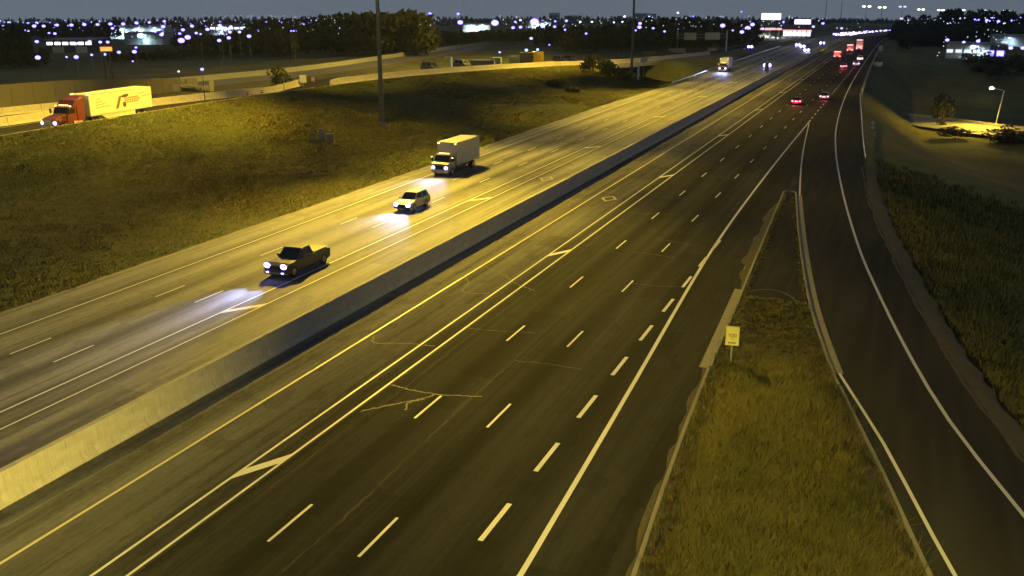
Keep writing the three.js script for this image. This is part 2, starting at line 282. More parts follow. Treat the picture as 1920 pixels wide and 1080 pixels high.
{ // wandering crack sealing
  const Q = rng(91), list = [], crack = (pts, w, dst) => { const c = new THREE.CatmullRomCurve3(pts.map(([X, s]) => P(X, 0, s))).getPoints(pts.length * 9).map(p => V(p.x + 0.12 * (Q() - 0.5), p.y, p.z + 0.12 * (Q() - 0.5))); dst.push(sheet(c.map((p, i) => { const a = c[Math.max(0, i - 1)], b = c[Math.min(c.length - 1, i + 1)], t = b.clone().sub(a).normalize(), q = w * (0.6 + 0.8 * Q()); return [V(p.x - t.z * q, 0.006, p.z + t.x * q), V(p.x + t.z * q, 0.006, p.z - t.x * q)]; }), 1, 1)); };
  crack([[-28.5, 47.6], [-27.9, 46.6], [-26.6, 47.0], [-25.5, 47.3], [-24.2, 47.4]], 0.045, list);
  crack([[-29.2, 62], [-27.9, 60.4], [-27.3, 58.1], [-26.2, 58.0], [-25.4, 58.4]], 0.04, list);
  crack([[-28.4, 64.6], [-26.3, 63.2], [-24.6, 61.4], [-22.6, 60.2]], 0.03, list);
  crack([[-23.7, 41.2], [-22.4, 41.0], [-20.8, 41.0], [-18.5, 41.6]], 0.05, list);
  crack([[-23.5, 37.6], [-22.5, 38.8], [-21.2, 40.4], [-20.85, 41.0]], 0.05, list);
  crack([[-21.2, 40.2], [-21.75, 39.4], [-21.4, 38.6]], 0.05, list);
  
  for (let k = 0; k < 16; k++) { const s = 42 + k * 9 + Q() * 6, a = -24 + Q() * 8; crack([[a, s], [a + 1.5, s + Q() - 0.5], [a + 3 + Q() * 3, s + Q() * 1.6 - 0.8]], 0.018, list); }
  part('crack_sealing', merge(list), M.seal, nb, { kind: 'stuff' });
  const jl = []; for (const X of [-22.95, -18.9]) { const pts = range(14, 130, 40).map(s => [X + 0.25 * (vnoise(s * 0.2, X, 95) - 0.5), s]); crack(pts, 0.02, jl); }
  part('long_joint', merge(jl), M.black, nb, { kind: 'stuff' });
}
// ---------- median barrier ----------
{
  const b = thing('median_barrier', 'tall grey concrete barrier dividing the two motorway carriageways', 'barrier', V(0, 0, 0));
  const prof = [[-0.4, 0], [-0.4, 0.09], [-0.21, 0.32], [-0.15, 1.41], [0.15, 1.41], [0.21, 0.32], [0.4, 0.09], [0.4, 0]];
  for (let s = -10; s < 1000;) {
    const L = s < 250 ? 9 : 45, n = s < 430 ? 1 : 5;
    part('barrier_section', wallAlong(range(s, s + L - 0.03, n).map(q => P(-32.45 + bend(q), yRoad(q), q)), prof), M.concrete, b); s += L;
  }
}
// ---------- island between road and ramp ----------
{
  const isl = structure('gore_island', 'kerbed wedge of dirt and grass between the motorway and the ramp');
  const ss = range(12, 104, 46);
  part('grass_surface', sheet(ss.filter(s => s <= 62.5).map(s => range(0, 1, 8).map(t => P(lerp(gorLeft(s), gorRight(s), t), 0.09 + 0.18 * Math.sin(Math.PI * t) * (1 - smooth(48, 62, s)) + 0.05 * (vnoise(t * 8, s, 4) - 0.5), s))), 1 / 5, 1 / 5), M.soil, isl);
  part('asphalt_surface', sheet(range(61.8, 103.6, 22).map(s => range(0, 1, 4).map(t => P(lerp(gorLeft(s), gorRight(s), t), 0.105, s))), 1 / 6, 1 / 9), M.ramp, isl);
  const prof = [[-0.1, 0], [-0.1, 0.13], [-0.07, 0.16], [0.07, 0.16], [0.1, 0.13], [0.1, 0]];
  for (const [f, off] of [[gorLeft, 0], [gorRight, 0]]) for (let s = 50; s < 103; s += 4.5) part('kerb_stone', wallAlong(range(s, Math.min(s + 4.47, 103.8), 2).map(q => P(f(q) + off, 0, q)), prof), M.kerb, isl);
  part('kerb_stone', wallAlong(range(0, 1, 4).map(t => P(lerp(gorLeft(103.9), gorRight(103.9), t), 0, 103.9 + 0.25 * Math.sin(Math.PI * t))), prof), M.kerb, isl);
  for (const [f, a, b, s0, s1] of [[gorLeft, -0.62, -0.13, 50, 66], [gorLeft, -0.62, -0.13, 69, 80], [gorRight, 0.13, 0.62, 52, 103]]) for (let s = s0; s < s1; s += 4.5) part('gutter_slab', sheet(range(s, Math.min(s + 4.46, s1), 2).map(q => [P(f(q) + a, 0.014, q), P(f(q) + b, 0.014, q)]), 1, 1), M.kerb, isl);
  for (const f of [s => gorLeft(s) - 0.06, s => gorRight(s) + 0.06]) part('edge_strip', wallAlong(range(12, 50, 20).map(q => P(f(q), 0, q)), [[-0.09, 0], [-0.09, 0.09], [0.09, 0.1], [0.09, 0]]), M.kerb, isl);
  const c = new THREE.CatmullRomCurve3([[-8.85, 64], [-8.2, 65.6], [-7.0, 66.4], [-5.8, 65.6], [-4.8, 63.4], [-4.4, 61.9]].map(([X, s]) => P(X, 0.13, s))).getPoints(24);
  part('crack_sealing', sheet(c.map((p, i) => { const t = c[Math.min(c.length - 1, i + 1)].clone().sub(c[Math.max(0, i - 1)]).normalize(); return [V(p.x - t.z * 0.03, p.y, p.z + t.x * 0.03), V(p.x + t.z * 0.03, p.y, p.z - t.x * 0.03)]; }), 1, 1), M.kerb, isl);
}
{ // soil washed along the paved edges
  const Q = rng(17), o = structure('gravel_shoulder', 'strip of soil along the ramp and island edges');
  part('soil', sheet(range(12, 125, 90).map(s => [P(nbRight(s) - 0.1 - 0.3 * vnoise(s * 0.6, 8, 19), 0.016, s), P(nbRight(s) + 0.5, -0.03, s), P(nbRight(s) + 1.2 + Q() * 0.4, H(nbRight(s) + 1.3, s) + 0.05, s)]), 1 / 5, 1 / 5), M.soil, o);
  part('soil', sheet(range(66, 98, 40).map(s => { const k = Math.sin((s - 66) / 32 * Math.PI) ** 0.5 * (0.5 + 1.0 * vnoise(s * 0.5, 5, 19)); return [P(gorLeft(s) - 0.12 - k * 0.9, 0.017, s), P(gorLeft(s) - 0.1, 0.019, s)]; }), 1 / 5, 1 / 5), M.soil, o);
  part('soil', sheet(range(14, 50, 40).map(s => [P(gorLeft(s) - 0.2 - 0.3 * vnoise(s * 0.9, 3, 19), 0.017, s), P(gorLeft(s) - 0.1, 0.03, s)]), 1 / 5, 1 / 5), M.soil, o);
  part('soil', sheet(range(20, 225, 90).map(s => [P(sbLeft(s) - 0.7 - 0.3 * Q(), H(sbLeft(s) - 0.7, s) + 0.05, s), P(sbLeft(s) + 0.12, 0.012, s)]), 1 / 5, 1 / 5), M.kerb, o);
}
// ---------- lighting masts ----------
function highMast(label, X, s, h, floods, group) {
  const g0 = H(X, s) - 0.1, t = thing('high_mast', label, 'light mast', P(X, g0, s), 0, group);
  part('foundation', cyl(0.75, 0.75, 0.5, 0, 0, 0, 16), M.kerb, t);
  part('pole', cyl(0.37, 0.15, h, 0, 0.4, 0, 16), M.pole, t);
  part('base_plate', box(1.1, 0.08, 1.1, 0, 0.5, 0), M.pole, t);
  const ring = new THREE.TorusGeometry(1.1, 0.07, 8, 24).rotateX(Math.PI / 2).translate(0, h - 0.3, 0);
  part('lamp_ring', [ring, box(2.2, 0.06, 0.06, 0, h - 0.3, 0), box(0.06, 0.06, 2.2, 0, h - 0.3, 0)], M.pole, t);
  floods.forEach(([az, tilt, I, cone, col]) => {     // az: degrees from straight ahead to the right; tilt: degrees from straight down
    const a = az * Math.PI / 180, q = tilt * Math.PI / 180, dir = V(Math.sin(a) * Math.sin(q), -Math.cos(q), -Math.cos(a) * Math.sin(q));
    const c = V(Math.sin(a) * 1.25, h - 0.35, -Math.cos(a) * 1.25), turn = new THREE.Quaternion().setFromUnitVectors(V(0, -1, 0), dir);
    const f = new THREE.Group(); f.name = 'floodlight'; f.position.copy(c); f.quaternion.copy(turn); t.add(f);
    part('housing', [cyl(0.36, 0.2, 0.4, 0, 0.02, 0, 16)], M.darkGrey, f);
    part('lens', new THREE.CylinderGeometry(0.33, 0.33, 0.02, 16), G.sodium, f);
    const L = new THREE.SpotLight(col, I, 0, cone * Math.PI / 180, 1, 2); L.name = 'flood_beam'; L.shadow.radius = 12; L.castShadow = true;
    L.position.copy(c).addScaledVector(dir, 0.2); L.target.position.copy(c).addScaledVector(dir, 10); t.add(L, L.target);
  });
  return t;
}
const KA = 13000 * LAMP_A, KC = 7500 * LAMP_C;
highMast('tall dark high mast pole rising from the left grass slope beside the box truck', -73.4, 128, 41, [[149, 59, KA * 3.0, 23, SODIUM], [124, 43, KA * 1.1, 27, SODIUM], [30, 50, KA * 0.6, 28, SODIUM], [-128, 50, KA * 1.25, 38, SODIUM], [-50, 60, KA * 1.0, 32, SODIUM], [208, 52, KA * 0.9, 34, SODIUM], [170, 30, KA * 0.28, 60, SODIUM]]);
highMast('slimmer high mast pole standing by the dark underpass opening', -65.8, 245.5, 41, [[158, 52, KA * 1.7, 27, SODIUM], [110, 40, KA * 0.9, 28, SODIUM], [30, 50, KA * 0.5, 44, SODIUM], [-80, 45, KA * 1.4, 50, SODIUM], [-130, 56, KA * 1.2, 36, SODIUM]]);
highMast('high mast behind the camera on the right side', 22, -20, 21, [[-60, 72, KC * 3.0, 21, PALE_SODIUM], [-28, 67, KC * 2.0, 15, PALE_SODIUM], [8, 66, KC * 1.3, 24, PALE_SODIUM]]);
highMast('unseen high mast left of the ramp curve lighting the near grass', -140, 30, 38, [[75, 44, KA * 0.5, 28, SODIUM], [20, 50, KA * 0.8, 32, SODIUM]]);  // unseen mast, its beams set to brighten the near left grass
// ---------- raised ramp on the left ----------
{
  const ssr = range(20, 520, 100), r = structure('ramp_road', 'raised ramp road left of the motorway'), W = s => lerp(12.5, 10.5, smooth(140, 200, s)) * (1 - 0.35 * smooth(330, 420, s));
  part('asphalt', sheet(ssr.map(s => range(0, 1, 5).map(t => P(crestX(s) - 0.7 - t * W(s), rampY(s) + 0.02, s))), 1 / 9, 1 / 22), M.ramp, r);
  part('edge_line', ribbon(s => crestX(s) - 1.6, 0.2, 20, 420, 6, s => rampY(s) + 0.03), M.yellowPaint, r);
  part('edge_line', ribbon(s => crestX(s) - W(s) + 0.8, 0.15, 20, 420, 6, s => rampY(s) + 0.03), M.paint, r);
  part('pale_shoulder', sheet(range(20, 146, 60).map(s => [P(crestX(s) - 0.2, crestY(s) + 0.03, s), P(crestX(s) + 0.35, crestY(s) + 0.02, s)]), 1, 1), M.kerb, r);
  // bridge deck edge beam and abutments over the underpass
  const deck = range(254, 306, 12);
  part('bridge_beam', wallAlong(deck.map(s => P(crestX(s) - 0.35, rampY(s) - 1.3, s)), [[-0.45, 0], [-0.45, 1.3], [0.25, 1.3], [0.25, 0]]), M.concrete, r);
  part('bridge_deck', wallAlong(deck.map(s => P(crestX(s) - 6, rampY(s) - 0.9, s)), [[-5.2, 0], [-5.2, 0.88], [5.2, 0.88], [5.2, 0]]), M.concrete, r);
  part('wing_wall', plate([[-72.5, -7.5, -284], [-70.6, 1.3, -291], [-60, -0.6, -303], [-60, -7.5, -300]], 0.4), M.kerb, r);
}
const jersey = [[-0.3, 0], [-0.3, 0.08], [-0.14, 0.34], [-0.09, 0.95], [0.09, 0.95], [0.14, 0.34], [0.3, 0.08], [0.3, 0]];
function blockRow(name, label, category, s0, s1, L, xf, yf, prof, m) {
  const t = thing(name, label, category, V(0, 0, 0));
  for (let s = s0; s < s1; s += L) part('barrier_block', wallAlong(range(s, Math.min(s + L - 0.06, s1), 2).map(q => P(xf(q), yf(q), q)), prof), m, t);
  return t;
}
const tall = [[-0.32, 0], [-0.2, 0.35], [-0.14, 1.15], [0.14, 1.15], [0.2, 0.35], [0.32, 0]];
const paleConc = std(0xffffff, 0.8, { map: concMap, color: new THREE.Color(1.15, 1.12, 1.05) });
blockRow('concrete_barrier', 'row of pale concrete blocks along the near side of the raised ramp', 'barrier', 152, 268, 6, s => crestX(s) - 0.45, s => rampY(s), tall, paleConc);
blockRow('bridge_parapet', 'pale parapet of the raised ramp over the dark underpass', 'parapet', 268, 350, 8, s => crestX(s) - 0.45, s => rampY(s), tall, paleConc);
blockRow('concrete_barrier', 'pale concrete barrier on the far side of the ramp behind the semi truck', 'barrier', 60, 152, 6, along([[40, -107.2], [88.9, -107.3], [102, -107.4], [117, -106.8], [132, -105.6], [150, -104.2]]), s => rampY(s), tall, paleConc);
blockRow('concrete_barrier', 'second pale barrier further back, left of the semi truck cab', 'barrier', 62, 122, 6, along([[60, -117.8], [97.5, -117.4], [106, -116.4], [122, -112.6]]), s => rampY(s) - 0.1, tall, paleConc);
{ // side road between the two barriers
  const r = structure('side_road', 'narrow paved strip between two ramp barriers');
  part('asphalt', sheet(range(40, 124, 20).map(s => [P(-124, rampY(s) - 0.05, s), P(-107.6, rampY(s) - 0.03, s)]), 1 / 9, 1 / 22), M.ramp, r);
}
// long retaining wall and the far ramp behind it
{
  const t = thing('retaining_wall', 'long tan retaining wall behind the semi truck', 'wall', V(0, 0, 0));
  const X = along([[70, -127], [108, -130], [125, -131], [152, -132.5]]), top = along([[70, 7.6], [108, 7.2], [125, 6.7], [152, 4.9]]);
  for (let s = 70; s < 151; s += 4.5) { const e = Math.min(s + 4.45, 151.5); part('wall_panel', hull([[X(s) + 0.3, 2, -s], [X(s) - 0.3, 2, -s], [X(e) - 0.3, 2, -e], [X(e) + 0.3, 2, -e], [X(s) + 0.3, top(s), -s], [X(s) - 0.3, top(s), -s], [X(e) - 0.3, top(e), -e], [X(e) + 0.3, top(e), -e]]), std([0.17, 0.155, 0.12], 0.95, { bumpMap, bumpScale: 0.02 }), t); }
  const f = structure('distant_ramp', 'far ramp road climbing behind the construction yard'), xf = along([[150, -130], [200, -127.5], [275, -138], [345, -150], [430, -170]]), yf = along([[150, 3.4], [275, 2.9], [345, 2.2], [430, 0.5]]);
  part('asphalt', sheet(range(150, 430, 30).map(s => [P(xf(s) - 9, yf(s), s), P(xf(s) + 2, yf(s), s)]), 1 / 9, 1 / 22), std([0.16, 0.16, 0.14], 0.8), f);
  part('embankment', sheet(range(150, 430, 30).map(s => [P(xf(s) + 2, yf(s), s), P(xf(s) + 9, yf(s) - 1.9, s)]), 1 / 9, 1 / 22), M.soil, f);
  blockRow('concrete_barrier', 'long grey barrier along the far ramp right of the tall pole', 'barrier', 152, 425, 9, s => xf(s) - 9, yf, tall, std([0.3, 0.3, 0.28], 0.9));
}
// ---------- road furniture ----------
{ // guide rail on the right, then bridge parapet
  const t = thing('guide_rail', 'pale steel beam guide rail curving along the right ramp edge', 'guide rail', V(0, 0, 0));
  const X = s => nbRight(s) + 0.35, w = [[-0.05, 0.45], [-0.12, 0.5], [-0.05, 0.58], [-0.05, 0.62], [-0.12, 0.7], [-0.05, 0.76], [0.0, 0.76], [0.0, 0.45]];
  for (let s = 128; s < 222; s += 7.6) part('beam', wallAlong(range(s, Math.min(s + 7.58, 222), 3).map(q => P(X(q), 0, q)), w), M.paleSteel, t);
  for (let s = 129; s < 222; s += 3.8) part('post', box(0.16, 0.85, 0.18, X(s) + 0.14, 0.35, -s), M.grey, t);
  const p = thing('bridge_parapet', 'low concrete parapet at the bridge on the right side', 'parapet', V(0, 0, 0));
  part('end_block', hull([[X(222) - 0.25, -0.1, -222], [X(222) + 0.3, -0.1, -222], [X(232) + 0.3, -0.1, -232], [X(232) - 0.25, -0.1, -232], [X(222) - 0.1, 1.0, -222], [X(222) + 0.15, 1.0, -222], [X(232) + 0.15, 1.05, -232], [X(232) - 0.1, 1.05, -232]]), M.concrete, p);
  for (let s = 232.3; s < 395; s += 9) part('barrier_section', wallAlong(range(s, s + 8.9, 2).map(q => P(X(q), -0.02, q)), [[-0.25, 0], [-0.12, 0.9], [0.12, 0.9], [0.2, 0], [0.2, -1.2]]), M.kerb, p);
  const h = thing('hazard_marker', 'yellow and black striped marker at the near end of the guide rail', 'hazard marker', ground(nbRight(125.5) + 0.6, 125.5));
  part('post', box(0.09, 1.5, 0.07, 0, 0.75, -0.05), M.grey, h);
  const pl = part('plate', box(0.45, 0.95, 0.03, 0, 1.15, 0), std([0.7, 0.5, 0.06], 0.5), h);
  for (let k = 0; k < 4; k++) part('stripe', plate([[-0.22, 0.75 + k * 0.22, 0.017], [0.22, 0.93 + k * 0.22 - 0.05, 0.017], [0.22, 1.01 + k * 0.22 - 0.05, 0.017], [-0.22, 0.83 + k * 0.22, 0.017]], 0.004), M.black, pl);
  const d = thing('delineator_post', 'thin post with two pale round reflectors behind the guide rail', 'delineator', at(1633, 268));
  part('post', box(0.07, 3.1, 0.05, 0, 1.5, 0), M.grey, d);
  for (const y of [2.3, 2.95]) part('reflector', new THREE.CylinderGeometry(0.26, 0.26, 0.03, 16).rotateX(Math.PI / 2).translate(0, y, 0.05), M.white, d);
  // steel rail on the far left side of the southbound road
  const l = thing('guide_rail', 'dark steel rail beside the southbound road near the far box truck', 'guide rail', V(0, 0, 0)), XL = s => sbLeft(s) - 0.35;
  for (let s = 232; s < 440; s += 8) part('beam', wallAlong(range(s, s + 7.95, 2).map(q => P(XL(q), yRoad(q), q)), w), M.steel, l);
  for (let s = 232; s < 440; s += 4) part('post', box(0.16, 0.95, 0.18, XL(s) - 0.14, 0.3, -s), M.grey, l);
}
{ // speed sign on the island
  const t = thing('speed_limit_sign', 'bright rectangular speed limit sign reading 100 on the grassy island', 'road sign', P(-7.2, 0.1, 50.4), 0.12);
  part('post', box(0.09, 2.4, 0.06, 0, 1.2, -0.05), M.steel, t);
  const cv = document.createElement('canvas'); cv.width = 256; cv.height = 384; const c = cv.getContext('2d');
  c.fillStyle = '#f6ef9a'; c.fillRect(0, 0, 256, 384); c.strokeStyle = '#d8c860'; c.lineWidth = 5; c.strokeRect(8, 8, 240, 366);
  c.fillStyle = '#b8963a'; c.textAlign = 'center'; c.font = 'bold 104px sans-serif'; c.fillText('100', 128, 218); c.font = 'bold 30px sans-serif'; c.fillText('km/h', 128, 258);
  c.fillStyle = '#3a3420'; c.font = 'bold 46px sans-serif'; c.fillText('BEGINS', 128, 350);
  const tx = new THREE.CanvasTexture(cv); tx.colorSpace = THREE.SRGBColorSpace;
  part('sign_panel', box(0.74, 1.12, 0.025, 0, 1.86, 0), std([0.78, 0.74, 0.5], 0.4), t);
  part('sign_face', new THREE.PlaneGeometry(0.72, 1.1).translate(0, 1.86, 0.016), std(0xffffff, 0.35, { map: tx }), t);
}
{ // utility cabinets in the grass
  const c = ground(-72.6, 110), t = thing('utility_cabinet', 'group of small grey utility boxes standing in the left grass', 'utility boxes', c, 0.5);
  part('tall_box', [box(0.62, 1.75, 0.55, 0, 0.85, 0), box(0.7, 0.06, 0.63, 0, 1.76, 0)], M.grey, t);
  part('side_box', [box(0.45, 1.15, 0.5, -0.95, 0.55, 0.1), box(0.5, 0.05, 0.55, -0.95, 1.15, 0.1)], M.grey, t);
  part('side_box', [box(1.0, 1.0, 0.6, 1.15, 0.5, 0), box(1.08, 0.05, 0.68, 1.15, 1.02, 0)], M.grey, t);
  const e = thing('marker_post', 'short pale cabinet post beside the slimmer high mast', 'post', at(1196, 151));
  part('body', [box(0.5, 3.6, 0.4, 0, 1.8, 0), box(0.55, 0.1, 0.45, 0, 3.65, 0)], M.dirtyWhite, e);
  const f = thing('round_sign', 'small pale sign in front of the dark underpass', 'sign', at(1206, 151));
  part('post', box(0.1, 5.6, 0.1, 0, 2.8, 0), M.grey, f); part('panel', hull([[-1.1, 4.6, 0], [0.8, 4.9, 0], [0.8, 4.9, 0.06], [-1.1, 4.6, 0.06], [-0.8, 5.5, 0], [1.3, 5.8, 0], [1.3, 5.8, 0.06], [-0.8, 5.5, 0.06]]), M.dirtyWhite, f);
}
{ // sign on the median barrier, seen from behind
  const t = thing('median_sign', 'dark rectangular sign panel standing on the median barrier', 'road sign', P(-33.6, 0, 262));
  part('post', box(0.12, 2.2, 0.1, 0, 1.5, 0), M.darkGrey, t); part('panel', box(1.15, 2.0, 0.06, 0, 2.7, 0.06), std([0.07, 0.05, 0.06], 0.7), t);
}
function smallSign(name, label, px, py, w, h, y, m = M.dirtyWhite) {
  const t = thing(name, label, 'sign', at(px, py)); t.rotation.y = YAW * 0.4;
  part('post', box(0.12, y, 0.1, 0, y / 2, -0.08), M.grey, t); part('panel', box(w, h, 0.05, 0, y - h / 2, 0), m, t);
}
smallSign('roadside_sign', 'wide low pale sign on the dark bank right of the bridge parapet', 1645, 126, 2.9, 1.3, 1.6);
smallSign('roadside_sign', 'small pale sign further up beside the right road edge', 1650, 98, 1.6, 2.2, 2.6);
smallSign('roadside_sign', 'slim pale post sign on the ramp berm right of the trailer', 533, 176, 0.5, 0.7, 2.9, M.kerb);
smallSign('roadside_sign', 'pale board on a post behind the ramp barrier right of the trailer', 398, 175, 0.9, 2.2, 2.6, std([0.5, 0.46, 0.3], 0.8));
smallSign('roadside_sign', 'square pale box on top of the block barrier left end', 569, 164, 1.4, 1.4, 2.3, M.dirtyWhite);
{ // bent white post
  const t = thing('bent_post', 'white post bent over at the top behind the ramp barrier', 'post', P(-99, 3.9, 206));
  part('upright', box(0.55, 3.1, 0.5, 0, 1.55, 0), M.white, t); part('arm', box(1.5, 0.45, 0.5, -0.75, 2.95, 0), M.white, t);
}
{ // overhead gantry with two signs seen from the back
  const a = at(1269, 93), b = at(1361, 97), t = thing('sign_gantry', 'overhead gantry carrying two pale yellow sign panels', 'sign gantry', a.clone());
  const e = b.clone().sub(a); e.y = 0; const h = 5.0, dir = e.clone().normalize(), L = e.length();
  part('post', cyl(0.3, 0.26, h + 4, 0, -2, 0), M.paleSteel, t); part('post', cyl(0.3, 0.26, h + 4, e.x, -2, e.z), M.paleSteel, t);
  part('beam', [bar(V(0, h - 0.7, 0), V(e.x, h - 0.7, e.z), 0.15), bar(V(0, h + 0.6, 0), V(e.x, h + 0.6, e.z), 0.15), ...range(0, 1, 12).map((q, i, A) => bar(V(e.x * q, h - 0.7, e.z * q), V(e.x * Math.min(1, q + 1 / 12), h + 0.6, e.z * Math.min(1, q + 1 / 12)), 0.07))], M.grey, t);
  for (const [q0, q1] of [[0.14, 0.38], [0.56, 0.86]]) { const c = dir.clone().multiplyScalar(L * (q0 + q1) / 2), g = box(L * (q1 - q0), 2.7, 0.12, 0, 0, 0, -Math.atan2(dir.z, dir.x)); g.translate(c.x, h - 0.1, c.z + 0.35); part('sign_panel', g, std([0.62, 0.56, 0.34], 0.7), t); }
}
// ---------- barrels, containers and yard clutter along the ramp ----------
{
  let proto;
  const spots = [[-101.4, 132.5, 'orange barrel on the ramp right of the trailer, nearer of two'], [-101.6, 136.6, 'orange barrel on the ramp right of the trailer, further of two'], [-104.2, 156, 'orange barrel on the ramp beside the slim post']];
  for (const [X, s, label] of spots) {
    let t;
    if (!proto) { t = proto = thing('traffic_barrel', label, 'traffic barrel', V(0, 0, 0)); part('body', new THREE.LatheGeometry([[0.32, 0.08], [0.3, 0.5], [0.27, 0.95], [0.2, 1.04], [0, 1.05]].map(q => new THREE.Vector2(...q)), 14), M.orange, t); part('base', cyl(0.42, 0.42, 0.08), M.black, t); for (const y of [0.4, 0.75]) part('band', cyl(0.325 - y * 0.045, 0.32 - y * 0.045, 0.14, 0, y, 0, 14), M.white, t); }
    else { t = proto.clone(); t.name = numbered('traffic_barrel'); scene.add(t); }
    t.userData = { label, category: 'traffic barrel', group: 'orange barrels on the raised ramp' }; t.position.copy(P(X, rampY(s) + 0.03, s));
  }
}
function container(label, px, py, w, h, d, col, turn) {
  const t = thing('storage_container', label, 'container', at(px, py), turn), m = std(col, 0.6);
  part('body', box(w, h, d, 0, h / 2 + 0.12, 0), m, t);
  const rib = []; for (let x = -w / 2 + 0.2; x < w / 2 - 0.1; x += 0.35) rib.push(box(0.12, h - 0.3, 0.06, x, h / 2 + 0.12, d / 2 + 0.03));
  part('ribs', rib, m, t, { kind: 'stuff' }); part('roof', box(w + 0.06, 0.1, d + 0.06, 0, h + 0.16, 0), m, t);
  for (const s of [-1, 1]) part('door', box(0.05, h - 0.3, d / 2 - 0.08, -w / 2 - 0.025, h / 2 + 0.1, s * d / 4), m, t);
}
container('bright yellow container standing behind the ramp barrier', 1008, 123, 2.7, 3.4, 4.5, [0.72, 0.5, 0.05], 0.45);
container('dark grey container left of the bright yellow container', 991, 123, 4.4, 3.2, 2.5, [0.10, 0.09, 0.09], 0.4);
container('low grey container further left in the yard', 967, 122, 3.4, 2.2, 2.5, [0.16, 0.17, 0.2], 0.4);
container('small pale green container at the left yard end', 932, 124, 2.2, 2.0, 2.2, [0.3, 0.36, 0.28], 0.3);
container('long low grey container behind the yard barrier', 905, 127, 6.0, 1.7, 2.4, [0.2, 0.2, 0.2], 0.35);
function timberStack(label, px, py, w, n, col) { const Q = rng(px), t = thing('material_stack', label, 'material stack', at(px, py), 0.4); for (let k = 0; k < n; k++) part('bundle', box(w * (0.7 + 0.3 * Q()), 0.42, 1.2, (Q() - 0.5) * 0.5, 0.22 + 0.45 * Math.floor(k / 2), (k % 2) * 1.3 - 0.6, Q() * 0.1), std(col.map(c => c * (0.6 + 0.8 * Q())), 0.9), t); }
timberStack('low pale stack of material right of the yellow container', 1030, 121, 3.2, 4, [0.34, 0.26, 0.14]);
timberStack('dark stack of material on the ramp verge far right', 1092, 119, 4.5, 4, [0.2, 0.15, 0.1]);
timberStack('brown stack under the far gantry post', 1216, 104, 5.0, 6, [0.24, 0.16, 0.1]);
timberStack('reddish stack beside the brown stack under the gantry', 1238, 102, 4.2, 6, [0.2, 0.09, 0.05]);
timberStack('pale stack at the foot of the left gantry post', 1268, 98, 7.5, 6, [0.5, 0.42, 0.22]);
timberStack('pale pile at the end of the ramp barrier under the right gantry post', 1336, 96, 3.5, 6, [0.5, 0.45, 0.3]);
const NTH = 'first second third fourth fifth sixth seventh eighth ninth tenth eleventh twelfth thirteenth fourteenth fifteenth sixteenth seventeenth eighteenth nineteenth twentieth twenty-first twenty-second twenty-third twenty-fourth twenty-fifth twenty-sixth twenty-seventh twenty-eighth twenty-ninth thirtieth'.split(' ');
{ // precast panels standing in rows beside the retaining wall
  let proto; const Q = rng(5);
  for (let row = 0; row < 2; row++) for (let k = 0; k < (row ? 9 : 11); k++) {
    let t; if (!proto) { t = proto = thing('precast_panel', '', 'concrete panel', V(0, 0, 0)); part('slab', box(1.25, 2.0, 0.18, 0, 1.0, 0), std([0.3, 0.28, 0.24], 0.9), t); part('rib', box(0.18, 2.05, 0.32, 0.5, 1.02, 0.06), std([0.3, 0.28, 0.24], 0.9), t); } else { t = proto.clone(); t.name = numbered('precast_panel'); scene.add(t); }
    t.userData = { label: row ? `${NTH[k]} low precast panel from the left in the front row` : `${NTH[k]} upright grey precast panel from the left in the back row`, category: 'concrete panel', group: row ? 'front row of precast panels' : 'back row of precast panels' };
    const p = at(row ? lerp(300, 385, k / 8) : lerp(289, 366, k / 10), row ? 172 : 166); t.position.copy(p); t.rotation.y = 0.7 + (Q() - 0.5) * 0.2; if (row) t.scale.set(1.2, 0.55 + 0.2 * Q(), 3);
  }
}
// ---------- vehicles ----------
// all vehicles are built facing +z (towards the camera side of the road)
function wheel(parent, x, y, z, r, w) {
  const t = part('wheel', new THREE.CylinderGeometry(r, r, w, 20).rotateZ(Math.PI / 2), M.rubber, parent); t.position.set(x, y, z);
  part('rim', new THREE.CylinderGeometry(r * 0.62, r * 0.62, w + 0.03, 14).rotateZ(Math.PI / 2), M.steel, t); return t;
}
function lamp(name, parent, m, w, h, x, y, z, d = 0.05) { return part(name, new THREE.SphereGeometry(0.5, 12, 8).scale(w, h, d * 2).translate(x, y, z), m, parent); }
function beams(parent, x, y, z, I, down, spread = 26, side = 0, col = 0xc9d2ff) {
  for (const s of x ? [-1, 1] : [0]) { const L = new THREE.SpotLight(new THREE.Color().setRGB(0.40, 0.50, 1.0), I, 0, spread * Math.PI / 180, 0.9, 2); L.name = 'headlight_beam'; L.castShadow = true; L.shadow.radius = 5; L.position.set(s * x, y, z + 0.15); L.target.position.set(s * x + side, y - down, z + 10); parent.add(L, L.target); }
}
